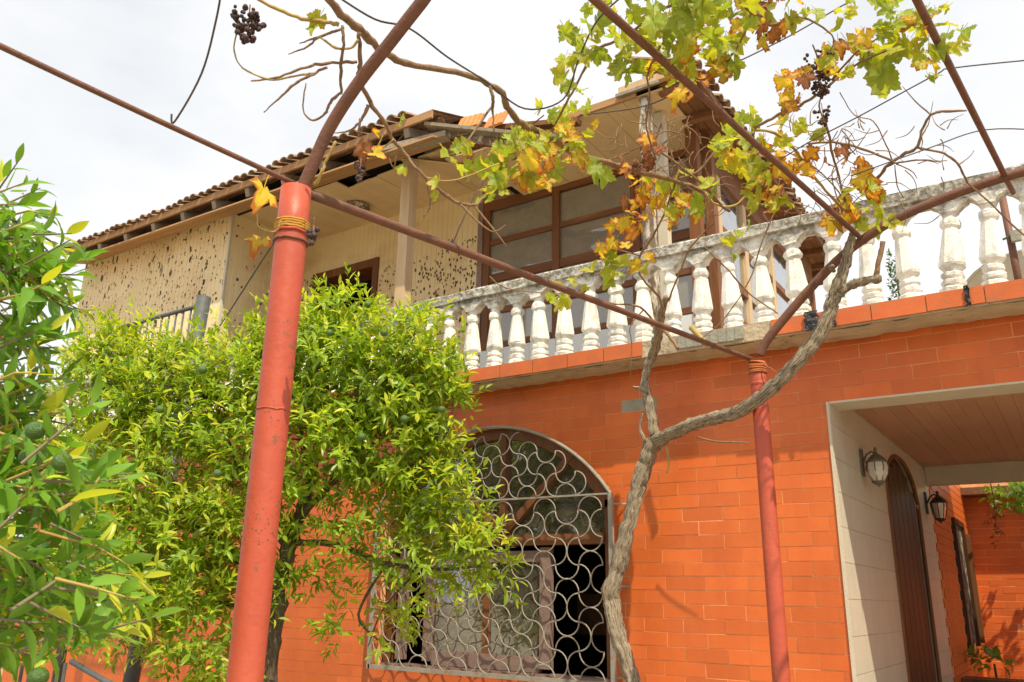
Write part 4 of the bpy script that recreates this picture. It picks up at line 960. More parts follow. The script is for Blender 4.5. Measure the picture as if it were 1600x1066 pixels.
# lobed leaves
def vine_leaf(seed, mat):
    rd = random.Random(seed); m = MB(); n = 40; ed = []
    lobes = [(0, 1.0), (62, .86), (-62, .86), (122, .62), (-122, .62)]
    outl = []
    for k in range(n):
        a = -180 + 360 * k / n
        r = .58
        for la_, lr in lobes:
            d = abs((a - la_ + 180) % 360 - 180); r = max(r, lr * (1 - .48 * min(d / 34, 1) ** 1.5))
        if abs(abs(a) - 180) < 14: r = .12
        r *= 1 + (.07 if k % 2 else -.05) + rd.uniform(-.04, .04)
        outl.append((math.sin(R(a)) * r, math.cos(R(a)) * r, r))
    cup = rd.uniform(-.5, .7); fold = rd.uniform(-.15, .7); curl = rd.uniform(.1, .9)
    def z(x, y): return cup * (x * x + y * y) * .5 + fold * abs(x) - curl * max(y - .3, 0) ** 2 + .10 * math.sin(8 * x + seed) * math.cos(6 * y + seed)
    V = [(0, 0, 0)]; ed = [0.0]
    for f_ in (.5, 1.0):
        for x, y, r in outl: V.append((x * f_, y * f_, z(x * f_, y * f_))); ed.append(f_ * (1.0 if f_ == 1 else .9))
    fs = []
    for k in range(n):
        k2 = (k + 1) % n; fs.append((0, 1 + k, 1 + k2)); fs.append((1 + k, 1 + n + k, 1 + n + k2, 1 + k2))
    # stalk
    m.add(V, fs); o = len(m.v); st = .022
    pts = [(0, 0, 0), (0.02, -.35, .12), (.06, -.75, .34)]
    for i, p in enumerate(pts):
        for k in range(3):
            a = 2.09 * k; m.v.append((p[0] + st * math.cos(a), p[1], p[2] + st * math.sin(a))); ed.append(.2)
    for i in range(2):
        for k in range(3): m.f.append((o + i*3 + k, o + i*3 + (k+1) % 3, o + i*3 + 3 + (k+1) % 3, o + i*3 + 3 + k)); m.m.append(0)
    me = m.mesh('leaf', mat, True); at = me.attributes.new('edge', 'FLOAT', 'POINT'); at.data.foreach_set('value', ed); return me
VL = {k: [vine_leaf(i * 7 + j, M['vine_' + k]) for i in range(6)] for j, k in enumerate(('green', 'lime', 'yellow', 'orange', 'brown'))}
MIX = {'g': 'green green green lime lime'.split(), 'm': 'green lime lime yellow'.split(), 'y': 'yellow yellow lime lime lime orange'.split(), 'o': 'orange yellow yellow yellow brown'.split(), 'b': 'brown brown orange'.split()}
VLEAVES = []
def place_leaf(u, v, d, size_px, mixk, droop=.75):
    d *= KS; p = pD(u, v, d); s = size_px * .78 * d / F
    me = random.choice(VL[random.choice(MIX[mixk])])
    tip = Vector((random.gauss(0, .6), random.gauss(-.1, .6), -droop + random.gauss(0, .45))).normalized()
    nrm = Vector((random.gauss(.25, .6), random.gauss(-.7, .6), random.gauss(.5, .6)))
    x = tip.cross(nrm).normalized(); nrm = x.cross(tip).normalized()
    mt = Matrix((x, tip, nrm)).transposed().to_4x4(); mt.translation = p
    sc = s * random.uniform(.85, 1.2); VLEAVES.append((sc / d, mt @ Matrix.Diagonal((sc * random.uniform(.75, 1.05), sc, sc, 1)), me))
clusters = [  # u, v, spread, count, depth, size px, colour
    (975, 35, 38, 8, 3.3, 38, 'g'), (1045, 30, 45, 14, 3.2, 44, 'g'), (1080, 85, 48, 14, 3.5, 42, 'm'), (1125, 30, 45, 12, 3.3, 42, 'g'), (1000, 100, 30, 9, 3.5, 36, 'g'), (1035, 135, 22, 5, 3.7, 34, 'm'),
    (905, 78, 26, 6, 3.4, 36, 'g'), (880, 130, 22, 4, 3.6, 27, 'g'), (895, 165, 20, 4, 3.7, 26, 'g'), (935, 45, 20, 4, 3.3, 34, 'g'), (1140, 90, 18, 4, 3.6, 36, 'g'), (1075, 140, 20, 3, 3.7, 34, 'y'),
    (1195, 22, 40, 8, 3.5, 34, 'm'), (1215, 30, 28, 6, 3.5, 30, 'b'), (1268, 40, 18, 3, 3.7, 28, 'g'), (1320, 12, 18, 3, 3.8, 26, 'g'), (1390, 28, 34, 9, 3.8, 36, 'g'), (1425, 62, 42, 13, 3.9, 36, 'm'),
    (1385, 105, 28, 6, 4.0, 46, 'g'), (1490, 72, 16, 4, 4.0, 34, 'g'), (1475, 22, 8, 1, 3.9, 28, 'g'), (1455, 105, 20, 5, 4.1, 26, 'm'), (1330, 72, 20, 5, 4.0, 38, 'y'), (1280, 105, 24, 4, 4.1, 36, 'y'), (1243, 152, 22, 6, 4.2, 34, 'o'), (1318, 120, 12, 2, 4.1, 34, 'y'),
    (855, 205, 34, 9, 4.1, 30, 'm'), (910, 210, 32, 8, 4.3, 28, 'y'), (870, 235, 30, 7, 4.2, 28, 'm'), (722, 255, 18, 4, 3.7, 34, 'g'), (768, 285, 34, 10, 3.7, 36, 'g'), (805, 262, 34, 9, 3.8, 34, 'm'), (810, 235, 20, 5, 3.9, 28, 'g'),
    (838, 280, 22, 5, 3.9, 38, 'y'), (852, 262, 10, 2, 3.9, 36, 'o'), (893, 248, 18, 4, 4.2, 32, 'm'), (936, 275, 8, 2, 4.4, 36, 'g'), (1000, 318, 34, 9, 5.0, 30, 'y'), (985, 345, 22, 5, 5.0, 28, 'o'), (960, 385, 20, 4, 5.1, 28, 'm'),
    (1080, 305, 26, 7, 5.1, 30, 'm'), (1065, 345, 18, 4, 5.2, 28, 'y'), (1130, 240, 22, 5, 4.6, 30, 'y'), (1165, 255, 38, 13, 4.6, 34, 'm'), (1195, 290, 38, 11, 4.8, 34, 'y'), (1245, 222, 28, 7, 4.6, 34, 'm'), (1252, 265, 18, 4, 4.8, 34, 'o'), (1160, 198, 18, 4, 4.4, 28, 'g'),
    (1205, 320, 16, 4, 5.0, 26, 'b'), (1300, 252, 18, 3, 4.9, 26, 'b'), (1345, 268, 10, 2, 5.1, 30, 'b'), (1342, 300, 20, 4, 5.2, 34, 'y'), (1368, 305, 12, 3, 5.2, 32, 'y'), (1365, 345, 24, 9, 5.4, 26, 'g'), (1318, 340, 18, 5, 5.4, 30, 'o'),
    (948, 430, 18, 5, 5.2, 30, 'g'), (905, 452, 10, 2, 5.2, 24, 'g'), (868, 466, 16, 4, 5.1, 22, 'g'), (1010, 425, 12, 2, 5.2, 30, 'y'), (1138, 398, 12, 2, 5.3, 26, 'g'), (1162, 368, 10, 2, 5.3, 24, 'g'), (1012, 250, 20, 5, 4.7, 26, 'b'), (985, 265, 14, 3, 4.7, 22, 'b'), (730, 250, 6, 1, 3.7, 20, 'b')]
for u, v, sp, cnt, d, sz, mk in clusters:
    for k in range(int(cnt * 1.7 + .5)):
        a = random.uniform(0, 6.28); r_ = sp * 1.3 * math.sqrt(random.random())
        place_leaf(u + r_ * math.cos(a), v + r_ * math.sin(a) - sz * .3, d + random.gauss(0, .12), sz * random.uniform(.55, .98), mk)
for u, v, d, sz, mk in ((412, 296, 2.3, 44, 'y'), (407, 375, 2.35, 36, 'o'), (498, 28, 2.7, 26, 'g'), (492, 45, 2.7, 24, 'g'), (568, 232, 2.9, 34, 'o'), (582, 240, 2.9, 30, 'o'), (627, 186, 3.0, 20, 'm'), (585, 207, 2.95, 15, 'm'), (685, 285, 3.1, 22, 'g'), (630, 262, 3.1, 16, 'g'), (683, 305, 3.1, 18, 'g')):
    place_leaf(u, v, d, sz, mk, 1.2)
VLEAVES.sort(key=lambda t: -t[0])
for _, mt, me in VLEAVES[:300]: link('leaf', me, vine).matrix_world = mt
VM = [M['vine_' + k] for k in VL]; vi, fi, mi_, ei = [], [], [], []
for _, mt, me in VLEAVES[300:]:
    o = len(vi); vi += [tuple(mt @ v.co) for v in me.vertices]; fi += [tuple(o + i for i in p.vertices) for p in me.polygons]; mi_ += [VM.index(me.materials[0])] * len(me.polygons); ei += [d_.value for d_ in me.attributes['edge'].data]
me = bpy.data.meshes.new('small_leaves'); me.from_pydata(vi, [], fi); me.polygons.foreach_set('use_smooth', [True] * len(fi))
for m in VM: me.materials.append(m)
me.polygons.foreach_set('material_index', mi_); me.attributes.new('edge', 'FLOAT', 'POINT').data.foreach_set('value', ei); link('small_leaves', me, vine, kind='stuff')
print('vine leaves', len(VLEAVES))
cane([(402, 335, 2.32, .0025), (405, 355, 2.32, .0025), (430, 362, 2.32, .0025), (440, 345, 2.32, .003)], 'cane_young')
# dried bunches
def bunch(u, v, d, ln, wd, n):
    d *= KS; ln *= KS; wd *= KS; p = pD(u, v, d); root = link('grape_bunch', None, vine); m = MB(); m.tube([p + Vector((0, 0, .03)), p + Vector((.004, 0, -ln * .5)), p + Vector((0, .004, -ln))], .0022, 5)
    st = m.build('bunch_stalk', M['cane'], root)
    gm = MB(); gm.lathe([(.001, -.0068), (.005, -.005), (.0068, 0), (.0048, .005), (.001, .0065)], 7); gme = gm.mesh('grape', M['grape'], True)
    for k in range(n):
        t = random.random(); r_ = wd * (1 - .6 * t) * math.sqrt(random.random()); a = random.uniform(0, 6.28)
        o = link('grape', gme, root); o.location = p + Vector((r_ * math.cos(a), r_ * math.sin(a), -ln * t)); s = random.uniform(.7, 1.25) * (.85 + d * .09); o.scale = (s, s * random.uniform(.7, 1), s); o.rotation_euler = (random.random() * 3, random.random() * 3, 0)
bunch(389, 22, 2.7, .105, .058, 110); bunch(1276, 92, 4.1, .21, .085, 120); bunch(1284, 170, 4.5, .10, .045, 34); bunch(563, 256, 2.9, .07, .018, 22); bunch(489, 358, 2.33, .05, .014, 16)

# ================================================================ CITRUS TREES
def leaf_template(fold, curl, wid, seg=3):
    """a folded, arching blade along +y, unit length; returns verts, faces"""
    V = [(0, 0, 0)]
    prof = [(.18, .55), (.42, 1.0), (.72, .72)] if seg == 3 else [(.10, .35), (.25, .8), (.45, 1.0), (.65, .86), (.84, .45)]
    f = []
    for y, w_ in prof:
        zc = -curl * y * y; ww = wid * w_
        V += [(-ww, y, zc + fold * ww), (0, y, zc), (ww, y, zc + fold * ww)]
    V.append((0, 1.0, -curl * 1.05))
    n = len(prof)
    f += [(0, 2, 1), (0, 3, 2)]
    for i in range(n - 1):
        a = 1 + 3 * i; f += [(a, a + 1, a + 4, a + 3), (a + 1, a + 2, a + 5, a + 4)]
    a = 1 + 3 * (n - 1); t = len(V) - 1; f += [(a, a + 1, t), (a + 1, a + 2, t)]
    return np.array(V), f
def frame(tip, nrm):
    tip = tip / (np.linalg.norm(tip) + 1e-9); x = np.cross(tip, nrm); x /= (np.linalg.norm(x) + 1e-9); z = np.cross(x, tip); return np.stack((x, tip, z), 1)
def foliage(parent, leaves, temps, mats, n_single=300, rest_name='foliage'):
    """leaves: (pos, frame3x3, size, tone, mat index, template index)"""
    leaves.sort(key=lambda l: l[5 + 1])
    meshes = {}
    for l in leaves[:n_single]:
        key = (l[5], l[4], int(l[3] * 4.99))
        if key not in meshes:
            V, f = temps[l[5]]; me = bpy.data.meshes.new('leaf'); me.from_pydata(V.tolist(), [], f); me.materials.append(mats[l[4]])
            at = me.attributes.new('tone', 'FLOAT', 'POINT'); at.data.foreach_set('value', [key[2] / 4] * len(V))
            me.polygons.foreach_set('use_smooth', [True] * len(f)); meshes[key] = me
        o = link('leaf', meshes[key], parent)
        mt = Matrix([list(l[1][i] * l[2]) + [float(l[0][i])] for i in range(3)] + [[0, 0, 0, 1]]); o.matrix_world = mt
    V_, F_, T_, Mi = [], [], [], []; off = 0
    for l in leaves[n_single:]:
        V, f = temps[l[5]]; W = V @ (l[1] * l[2]).T + l[0]; V_.append(W); F_ += [tuple(i + off for i in q) for q in f]; T_ += [l[3]] * len(V); Mi += [l[4]] * len(f); off += len(V)
    if V_:
        me = bpy.data.meshes.new(rest_name); me.from_pydata(np.concatenate(V_).tolist(), [], F_)
        for m in mats: me.materials.append(m)
        me.polygons.foreach_set('material_index', Mi); me.polygons.foreach_set('use_smooth', [True] * len(F_))
        at = me.attributes.new('tone', 'FLOAT', 'POINT'); at.data.foreach_set('value', T_); link(rest_name, me, parent, kind='stuff')
rs = np.random.RandomState(11)
def shoot(out, p, d, n, ln, size, young_p, ntemp, spread=1.0):
    """a leafy shoot from p along d"""
    d = d / np.linalg.norm(d); a0 = rs.rand() * 6.28; o1 = np.cross(d, (0.3, .2, .9)); o1 /= np.linalg.norm(o1); o2 = np.cross(d, o1)
    tone0 = rs.rand()
    for k in range(n):
        t = (k + .5) / n; a = a0 + k * 2.4; rad = o1 * math.cos(a) + o2 * math.sin(a)
        tip = rad * (1.15 - .75 * t) * spread + d * (.35 + .75 * t) + rs.randn(3) * .16 + np.array((0, 0, -.04))
        nrm = d * .8 + np.array((0, -.1, .75)) - rad * .2 + rs.randn(3) * .25
        pos = p + d * ln * t; s = size * (1.05 - .35 * t) * rs.uniform(.65, 1.25)
        dep = pos @ np.array((AX[2], AY[2], AZ[2]))
        yg = 1 if rs.rand() < young_p * (.4 + 1.2 * t) else 0
        out.append((pos, frame(tip, nrm), s, min(max(.6 * tone0 + .4 * rs.rand(), 0), 1), yg, rs.randint(ntemp), dep))
def branch(parent, pts, mat=M['tree_bark'], n=8, name='branch', sub=5): return gnarl(name, pts, mat, n, sub, .1, parent, .12)
fm = MB(); prof = [(.002, -.029)] + [(.030 * math.cos(a), .029 * math.sin(a)) for a in np.linspace(-1.35, 1.3, 10)] + [(.003, .0275)]
fm.lathe(prof, 14); fruit_me = fm.mesh('fruit', M['fruit'], True)

# --- mandarin tree in front of the arched window
mand = thing('mandarin_tree', 'bushy mandarin tree with small yellow-green leaves beside the arched window', 'tree')
branch(mand, [T(405, 1200, 4.25, .085), T(412, 1090, 4.25, .075), T(424, 990, 4.25, .066), T(434, 920, 4.25, .062), T(450, 860, 4.25, .055), T(470, 800, 4.3, .045), T(488, 740, 4.3, .032), T(500, 660, 4.3, .02)], n=14, name='trunk', sub=6)
brs = [[(434, 930, 4.25, .04), (380, 880, 4.1, .034), (320, 830, 4.0, .028), (260, 760, 3.85, .02), (210, 680, 3.7, .012)],
       [(450, 860, 4.25, .036), (410, 790, 4.1, .03), (360, 700, 4.0, .022), (320, 620, 3.9, .013)],
       [(470, 805, 4.3, .032), (530, 740, 4.35, .026), (580, 670, 4.4, .018), (620, 600, 4.4, .010)],
       [(455, 850, 4.25, .026), (520, 850, 4.4, .022), (600, 880, 4.55, .018), (680, 890, 4.65, .012), (750, 885, 4.7, .007)],
       [(430, 950, 4.2, .024), (340, 940, 4.0, .02), (250, 920, 3.8, .016), (170, 900, 3.6, .01)],
       [(600, 885, 4.55, .012), (560, 960, 4.55, .010), (590, 1000, 4.6, .006)],
       [(650, 895, 4.62, .009), (600, 950, 4.62, .007), (575, 1010, 4.62, .004)],
       [(488, 760, 4.3, .02), (470, 660, 4.2, .014), (500, 560, 4.2, .008)],
       [(410, 790, 4.1, .018), (420, 680, 4.0, .013), (400, 580, 4.0, .007)],
       [(530, 745, 4.35, .016), (620, 740, 4.5, .012), (690, 690, 4.55, .007)]]
allp = []
for q in brs:
    branch(mand, [T(*p) for p in q], n=8)
    cp = catmull([tuple(pY(p[0], p[1], p[2])) for p in q], 4); allp += [np.array(c) for c in cp[3:]]
blobs = [(200, 590, 3.6, .44, 1), (160, 560, 3.55, .28, 1), (300, 625, 3.85, .55, .9), (400, 600, 4.0, .42, 1), (425, 535, 4.05, .26, 1), (520, 560, 4.2, .50, 1), (525, 500, 4.2, .22, 1), (610, 580, 4.35, .48, 1), (660, 610, 4.45, .36, 1), (450, 700, 4.1, .62, .85), (600, 700, 4.4, .48, .9),
         (270, 750, 3.8, .66, .75), (140, 720, 3.5, .5, .8), (370, 830, 3.95, .5, .6), (240, 880, 3.7, .58, .7), (655, 850, 4.6, .40, .62), (740, 870, 4.72, .24, 1), (690, 800, 4.6, .34, .6), (660, 720, 4.5, .3, .8), (565, 820, 4.4, .34, .38), (625, 985, 4.62, .13, .8), (490, 890, 4.3, .2, .5), (320, 960, 3.85, .42, .8), (150, 900, 3.4, .5, .8), (530, 980, 4.45, .12, .5), (545, 950, 4.5, .15, .5), (330, 1040, 3.9, .25, .6)]
leaves = []; tw = 0
for u, v, Y, r_, dens in blobs:
    c = np.array(pY(u, v, Y)); n = int(250 * dens * r_ ** 2 / .25 * 1.0)
    for k in range(n):
        d = rs.randn(3); d /= np.linalg.norm(d); rr = r_ * (rs.rand() ** .42) * rs.uniform(.8, 1.22)
        p = c + d * rr * np.array((1, .95, .9)); 
        sd = d + np.array((.05, -.2, .6)) + rs.randn(3) * .45
        shoot(leaves, p, sd, rs.randint(6, 13), rs.choice([.09, .12, .15, .24]), .098, .40 if d[2] > .1 else .12, 4)
        if k % 7 == 0 and tw < 230:
            q = min(allp, key=lambda a: np.sum((a - p) ** 2)); mid = (q + p) / 2 + rs.randn(3) * .06; tw += 1
            if np.linalg.norm(q - p) < 1.3: branch(mand, [(Vector(q), .006), (Vector(mid), .0045), (Vector(p), .0025)], n=5, name='twig', sub=3)
print('mandarin leaves', len(leaves))
temps = [leaf_template(.35, .12, .16), leaf_template(.6, .28, .15), leaf_template(.2, .02, .165), leaf_template(.5, .4, .155)]
foliage(mand, leaves, temps, [M['citrus_leaf'], M['citrus_young']])
for u, v, Y, s in ((489, 466, 4.2, 1.0), (565, 683, 3.95, 1.05), (316, 578, 3.3, 1.0), (600, 520, 3.95, .9), (575, 476, 4.1, .95), (250, 640, 3.15, .9), (690, 640, 4.1, .8), (340, 740, 3.2, .9), (632, 655, 3.95, .9), (515, 520, 3.75, .8)):
    o = link('fruit', fruit_me, mand); o.location = pY(u, v, Y); o.scale = (s,) * 3

# --- orange tree close to the camera on the left
oran = thing('orange_tree', 'near orange tree with large glossy leaves at the left edge', 'tree')
branch(oran, [(pD(-420, 1900, 1.75), .06), (pD(-330, 1250, 1.75), .05), (pD(-250, 1000, 1.75), .04), (pD(-190, 800, 1.75), .03), (pD(-150, 600, 1.75), .022), (pD(-130, 400, 1.75), .014)], n=12, name='trunk')
leaves = []; wv = lambda a, b: np.array(pD(*a)) - np.array(pD(*b))
S = []                                        # shoots: start, end (pixels), depth, leaves
S += [((-70, 360), (30, 250), 1.7, 10), ((-40, 330), (40, 285), 1.75, 8), ((-60, 430), (60, 360), 1.65, 10), ((-20, 440), (110, 375), 1.65, 11), ((10, 450), (140, 400), 1.65, 12), ((20, 430), (135, 430), 1.7, 10), ((-20, 470), (80, 440), 1.6, 10),
      ((0, 420), (40, 500), 1.65, 9), ((-60, 480), (10, 420), 1.7, 9), ((-40, 400), (50, 410), 1.75, 9), ((30, 400), (80, 470), 1.7, 7), ((-50, 560), (20, 640), 1.7, 7), ((-30, 660), (60, 630), 1.65, 8), ((-40, 700), (70, 690), 1.6, 8), ((-20, 610), (40, 600), 1.7, 5), ((-40, 540), (10, 520), 1.7, 5)]
for k in range(36):
    u0 = rs.uniform(-80, 60); v0 = rs.uniform(330, 480); a = rs.uniform(-.7, .9); ln = rs.uniform(60, 120); S.append(((u0, v0), (min(u0 + ln * math.cos(a), 135), v0 + ln * math.sin(a)), rs.uniform(1.6, 1.95), rs.randint(6, 10)))
for k in range(95):
    u0 = rs.uniform(-90, 125); v0 = rs.uniform(700, 1010); a = rs.uniform(-.9, .7); ln = rs.uniform(60, 130); S.append(((u0, v0), (u0 + ln * math.cos(a), v0 + ln * math.sin(a)), rs.uniform(1.35, 1.95), rs.randint(6, 10)))
for k in range(26):
    u0 = rs.uniform(-70, 40); v0 = rs.uniform(600, 760); a = rs.uniform(-.7, .5); S.append(((u0, v0), (u0 + 80 * math.cos(a), v0 + 80 * math.sin(a)), rs.uniform(1.5, 1.9), 6))
for k in range(20):
    u0 = rs.uniform(-70, 30); v0 = rs.uniform(520, 690); a = rs.uniform(-.6, .8); S.append(((u0, v0), (u0 + 75 * math.cos(a), v0 + 75 * math.sin(a)), rs.uniform(1.55, 1.9), 7))
for k in range(30):
    u0 = rs.uniform(-60, 150); v0 = rs.uniform(740, 1040); a = rs.uniform(-.9, .7); S.append(((u0, v0), (u0 + 80 * math.cos(a), v0 + 80 * math.sin(a)), rs.uniform(1.6, 2.1), 8))
for s0, s1, dd, n in S:
    p = np.array(pD(*s0, dd)); e = np.array(pD(*s1, dd + rs.uniform(-.06, .08))); ln = np.linalg.norm(e - p)
    shoot(leaves, p, e - p, n, ln, .076, .12, 4, .95)
    m = MB(); m.tube([Vector(p - (e - p) * .3), Vector((p + e) / 2 + rs.randn(3) * .006), Vector(e)], [.0032, .0025, .0012], 5); m.build('twig', M['tree_bark'] if rs.rand() < .5 else M['cane_young'], oran)
temps = [leaf_template(.3, .15, .155, 5), leaf_template(.5, .35, .145, 5), leaf_template(.18, -.08, .16, 5), leaf_template(.4, .5, .15, 5)]
print('orange leaves', len(leaves))
foliage(oran, leaves, temps, [M['orange_leaf'], M['citrus_young']], 300)
for u, v, d in ((55, 673, 1.45), (97, 722, 1.42), (44, 714, 1.55), (60, 1058, 1.4)):
    o = link('fruit', fruit_me, oran); o.location = pD(u, v, d); o.scale = (.56,) * 3

# ================================================================ WALL LANTERNS
def pX(u, v, X): 
    r_ = ray(u, v); return Vector(r_ * (X / r_[0]))
def lantern(p, s, metal, label, milky):
    t = thing('wall_lantern', label, 'lantern', 'wall lanterns in the passage'); t.location = p; t.scale = (s,) * 3
    b = MB(); b.box((0, -.05, -.16), (.02, .05, .12)); b.build('back_plate', metal, t)
    b = MB(); b.tube([(.02, 0, -.02), (.06, 0, .06), (.11, 0, .09), (.15, 0, .06)], .011, 8); b.build('arm', metal, t, smooth=True)
    b = MB(); b.lathe([(.105, .0), (.11, .012), (.085, .04), (.05, .075), (.022, .095), (.012, .12), (.02, .135), (.004, .165)], 8, (.15, 0, -.03)); b.build('cap', metal, t)
    b = MB(); b.lathe(([(.098, 0), (.106, -.05), (.10, -.11), (.07, -.17), (.055, -.195)] if milky is M['milk'] else [(.098, 0), (.092, -.05), (.06, -.19), (.055, -.195)]), 8, (.15, 0, -.032)); b.build('glass', milky, t)
    for k in range(8):
        a = 2 * math.pi * k / 8; m = MB(); m.tube([(.15 + .1 * math.cos(a), .1 * math.sin(a), -.03), (.15 + (.112 if milky is M['milk'] else .094) * math.cos(a), (.112 if milky is M['milk'] else .094) * math.sin(a), -.085), (.15 + .061 * math.cos(a), .061 * math.sin(a), -.225)], .0055, 5); m.build('rib', metal, t)
    b = MB(); b.lathe([(.064, 0), (.066, -.012), (.04, -.03), (.012, -.045), (.008, -.06)], 8, (.15, 0, -.222)); b.build('base', metal, t)
lantern(pX(1342, 722, DX + .009) + Vector((0, .08, .02)), .74, M['lamp_aged'], 'aged lantern with milky glass left of the arched passage door', M['milk'])
lantern(pX(1446, 784, DX + .009), .82, M['lamp_metal'], 'small black lantern at the far end of the passage', M['glass_clean'])

# ================================================================ COURTYARD BEYOND THE PASSAGE
CYB = 13.8
cw = thing('courtyard_wall', 'orange brick courtyard wall seen through the passage with leaf shadows', 'wall')
b = MB(); b.box((-1.7, CYB, GROUND), (5, CYB + .2, 1.75)); back = b.build('back_wall', M['mortar'], cw)
b = MB(); b.box((-1.6, PE + .002, GROUND), (DX, CYB, 1.75)); side = b.build('side_wall', M['mortar'], cw)
rest = MB(); k = 0
full2 = tile_mesh(.305, .089, M['tile'], 'brick')
z = GROUND
while z < 1.6:
    x = DX - .3 + (.155 if k % 2 else 0); k += 1
    while x < 4.5:
        if x < .9 and z > -1.1:
            o = link('brick', full2, back); o.location = (x + .155, CYB + random.uniform(-.002, .002), z + .05); o.rotation_euler = (random.gauss(0, .01), 0, random.gauss(0, .008))
        else: prism(rest, x, x + .305, z + .005, z + .005, z + .094, CYB - .011, CYB)
        x += .311
    z += .0985
rest.build('brickwork', M['tile'], back, kind='stuff')
sb = MB(); k = 0; z = GROUND; WYA, WYB, WZA, WZB = 11.95, 12.85, -.45, 1.02
while z < 1.6:
    y = PE + .02 + (.155 if k % 2 else 0); k += 1
    while y < CYB - .05:
        y1 = min(y + .305, CYB - .02)
        if not (y1 > WYA and y < WYB and z > WZA - .09 and z < WZB): sb.box((DX, y, z + .005), (DX + .012, y1, z + .094))
        y += .311
    z += .0985
sb.build('side_brickwork', M['tile'], side, kind='stuff')
b = MB(); b.box((DX - .05, WYA, WZA), (DX + .004, WYB, WZB)); wn = b.build('window_recess', M['dark'], cw)
b = MB()
for y in (WYA, WYB): b.box((DX, y - .04, WZA - .04), (DX + .05, y + .04, WZB + .04))
b.box((DX, WYA + .04, WZB - .02), (DX + .048, WYB - .04, WZB + .05)); b.build('window_frame', M['dark_wood'], wn)
b = MB()
for k in range(7): 
    y = WYA + .1 + k * .11; b.box((DX + .006, y, WZA), (DX + .02, y + .03, WZB))
b.build('window_bars', M['peel'], wn)
b = MB(); b.box((DX + .01, WYB + .05, WZA), (DX + .10, WYB + .09, WZB - .1)); b.build('open_shutter', M['wood'], wn)
b = MB(); b.box((-1.6, CYB - .42, 1.5), (5, CYB + .1, 1.60)); b.build('eave_slab', M['rafter'], cw)
ledge = thing('courtyard_ledge', 'low dark red ledge at the foot of the courtyard wall', 'ledge')
b = MB(); b.box((DX + .012, 10.9, GROUND), (4, 11.25, -.80)); b.build('ledge_body', M['mortar'], ledge)
b = MB(); b.box((DX + .012, 10.86, -.798), (4, 11.28, -.755)); b.build('ledge_cap', M['wood'], ledge)
def bushy(name, label, cat, centre, rad, n, size, mat, stem_to, sun_up=.5):
    t = thing(name, label, cat); lv = []
    for k in range(n):
        d = rs.randn(3); d /= np.linalg.norm(d); p = np.array(centre) + d * np.array(rad) * rs.rand() ** .4
        shoot(lv, p, d + np.array((0, 0, sun_up)) + rs.randn(3) * .4, rs.randint(5, 8), .16, size, 0, 3)
    foliage(t, lv, [leaf_template(.3, .2, .3), leaf_template(.5, .4, .28), leaf_template(.1, .1, .32)], [mat, mat], 60, 'foliage')
    gnarl('stem', [(Vector(stem_to), .02), (Vector(centre), .012)], M['tree_bark'], 6, 4, .1, t)
    return t
bushy('climbing_plant', 'green climber hanging over the courtyard eave', 'climber', tuple(pY(1612, 772, 12.9)), (.55, .3, .13), 60, .11, M['bush'], (1.5, 13.2, GROUND), .1)
bushy('climbing_plant', 'unseen leafy climber added to cast leaf shadows on the courtyard wall', 'climber', (1.0, 13.25, .6), (.45, .25, 1.0), 55, .12, M['bush'], (1.2, 13.3, GROUND), .2)  # out of view, added to throw leaf shadows onto the back wall
bushy('ledge_plant', 'small leafy plant sprouting above the courtyard ledge', 'plant', (-1.05, 11.5, -.62), (.2, .12, .14), 9, .12, M['bush'], (-1.05, 11.5, GROUND))
t = thing('dry_creeper', 'withered brown creeper dangling under the passage beam', 'creeper')
lv = []
p0 = pY(1552, 795, 11.6)
for k in range(14): shoot(lv, np.array(p0) + rs.randn(3) * np.array((.03, .03, .16)), np.array((0, 0, -1)) + rs.randn(3) * .4, 5, .1, .06, 0, 1)
foliage(t, lv, [leaf_template(.5, .6, .25)], [M['vine_brown']], 70)
m = MB(); m.tube([p0 + Vector((0, 0, .6)), p0 + Vector((.02, 0, .1)), p0 + Vector((0, 0, -.3))], .006, 5); m.build('stem', M['cane'], t)

# ================================================================ ROOF TERRACE THINGS AND FAR TREE
dish = thing('satellite_dish', 'large white satellite dish behind the balustrade at the right edge', 'dish')
c = pY(1648, 472, 8.6); m = MB(); n = 40; nr = 8; ax = Vector((.15, .38, .9)).normalized(); ux = ax.orthogonal().normalized(); uy = ax.cross(ux); Vv = [c - ax * .34]
for i in range(1, nr + 1):
    r_ = .74 * i / nr
    for k in range(n): a = 2 * math.pi * k / n; Vv.append(c + ux * r_ * math.cos(a) + uy * r_ * math.sin(a) + ax * (-.34 + .34 * (i / nr) ** 2))
f = [(0, 1 + k, 1 + (k + 1) % n) for k in range(n)]
for i in range(nr - 1): f += [(1 + i*n + k, 1 + i*n + (k+1) % n, 1 + (i+1)*n + (k+1) % n, 1 + (i+1)*n + k) for k in range(n)]
m.add(Vv, f); m.build('reflector', M['dish'], dish, smooth=True)
m = MB(); m.tube([Vv[-n + k] for k in range(n)] + [Vv[-n]], .015, 6, cap=False); m.build('rim', M['dish'], dish, smooth=True)
m = MB(); m.tube([c - ax * .34, c - ax * .4, Vector((c.x, c.y + .3, FLOOR))], .03, 8); m.build('mast', M['galv'], dish)
m = MB(); m.tube([c - uy * .6, c + ax * .65], .012, 6); m.build('feed_arm', M['galv'], dish)
pole = thing('steel_pole', 'short rust-brown steel pole standing behind the balustrade', 'pole')
a = pY(1564, 298, 6.6); bq = pY(1586, 410, 6.6); dd = (bq - a).normalized(); m = MB(); m.tube([a, bq, a + dd * ((a.z - FLOOR) / -dd.z)], .026, 12); m.build('shaft', M['pipe'], pole, smooth=True)
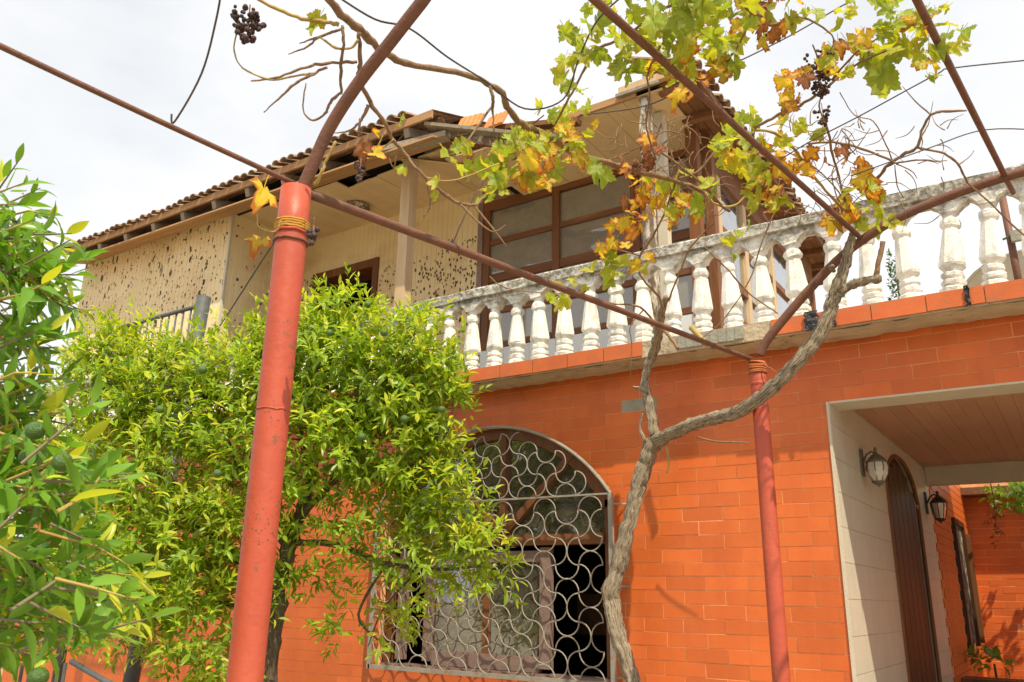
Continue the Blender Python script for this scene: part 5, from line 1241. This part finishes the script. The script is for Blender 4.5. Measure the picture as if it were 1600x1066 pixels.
m = MB(); cc_ = pY(1582, 372, 6.55); m.tube([cc_ - Vector((.07, 0, 0)), cc_ + Vector((.12, 0, .05))], .008, 6); m.build('clamp_bolt', M['galv'], pole)
m = MB(); m.box((cc_.x - .01, cc_.y - .02, cc_.z - .03), (cc_.x + .09, cc_.y + .02, cc_.z + .05)); m.build('clamp', M['concrete_grey'], pole)
cyp = thing('cypress_tree', 'slim dark cypress tree seen between the balusters', 'tree')
ct = pY(1397, 398, 25); lv = []
for k in range(900):
    t_ = rs.rand() ** .8; z = ct.z - t_ * (ct.z - GROUND - .5); r_ = .06 + .55 * min(t_ * 1.6, 1) ** .7 * rs.rand() ** .4; a = rs.rand() * 6.28
    shoot(lv, np.array((ct.x + r_ * math.cos(a), 25 + r_ * math.sin(a), z)), np.array((math.cos(a) * .3, math.sin(a) * .3, 1)), 4, .2, .16, 0, 1)
foliage(cyp, lv, [leaf_template(.3, .1, .22)], [M['cypress'], M['cypress']], 0, 'crown')
m = MB(); m.tube([(ct.x, 25, GROUND), (ct.x, 25, ct.z - .3)], [.18, .02], 8); m.build('trunk', M['tree_bark'], cyp)

# grey steel railing of the outside landing, behind the mandarin tree
rail = thing('steel_railing', 'grey steel landing railing with a thick round post behind the mandarin tree', 'railing')
a = pY(319, 464, 4.9); bq = pY(303, 548, 4.9); dd = (bq - a).normalized(); m = MB(); m.tube([a, a + dd * ((a.z - GROUND) / -dd.z)], .072, 20); m.build('post', M['galv'], rail, smooth=True)
e = pY(235, 499, 4.9); s_ = pY(311, 478, 4.9); dirv = (e - s_).normalized(); far = s_ + dirv * 1.5
m = MB(); m.tube([s_, far], .022, 10); m.build('top_bar', M['galv'], rail, smooth=True)
m = MB(); m.tube([s_ - Vector((0, 0, .85)), far - Vector((0, 0, .85))], .018, 8); m.build('bottom_bar', M['galv'], rail, smooth=True)
for k in range(1, 12):
    p = s_.lerp(far, k / 12); m = MB(); m.tube([p, p - Vector((0, 0, .85))], .010, 8); m.build('bar', M['galv'], rail, smooth=True)
m = MB(); m.tube([far + Vector((0, 0, .05)), Vector((far.x, far.y, GROUND))], .05, 14); m.build('post', M['galv'], rail, smooth=True)
# low things glimpsed under the orange tree
gate = thing('iron_gate', 'dark iron bars glimpsed low behind the orange tree', 'gate')
for u in (35, 48, 60, 92, 102):
    m = MB(); p = pY(u, 1040, 3.2); m.tube([Vector((p.x, p.y, -.45 - .02 * (u % 3))), Vector((p.x, p.y, GROUND))], .012, 8); m.build('bar', M['galv'], gate)
m = MB(); m.tube([pY(112, 1034, 3.2), pY(164, 1064, 3.15), pY(260, 1110, 3.1)], .018, 10); m.build('slanting_bar', M['galv'], gate, smooth=True)
m = MB(); p = pY(60, 1120, 3.2); m.tube([Vector((p.x - .6, p.y, -.95)), Vector((p.x + .9, p.y, -.95))], .015, 8); m.build('cross_bar', M['galv'], gate)
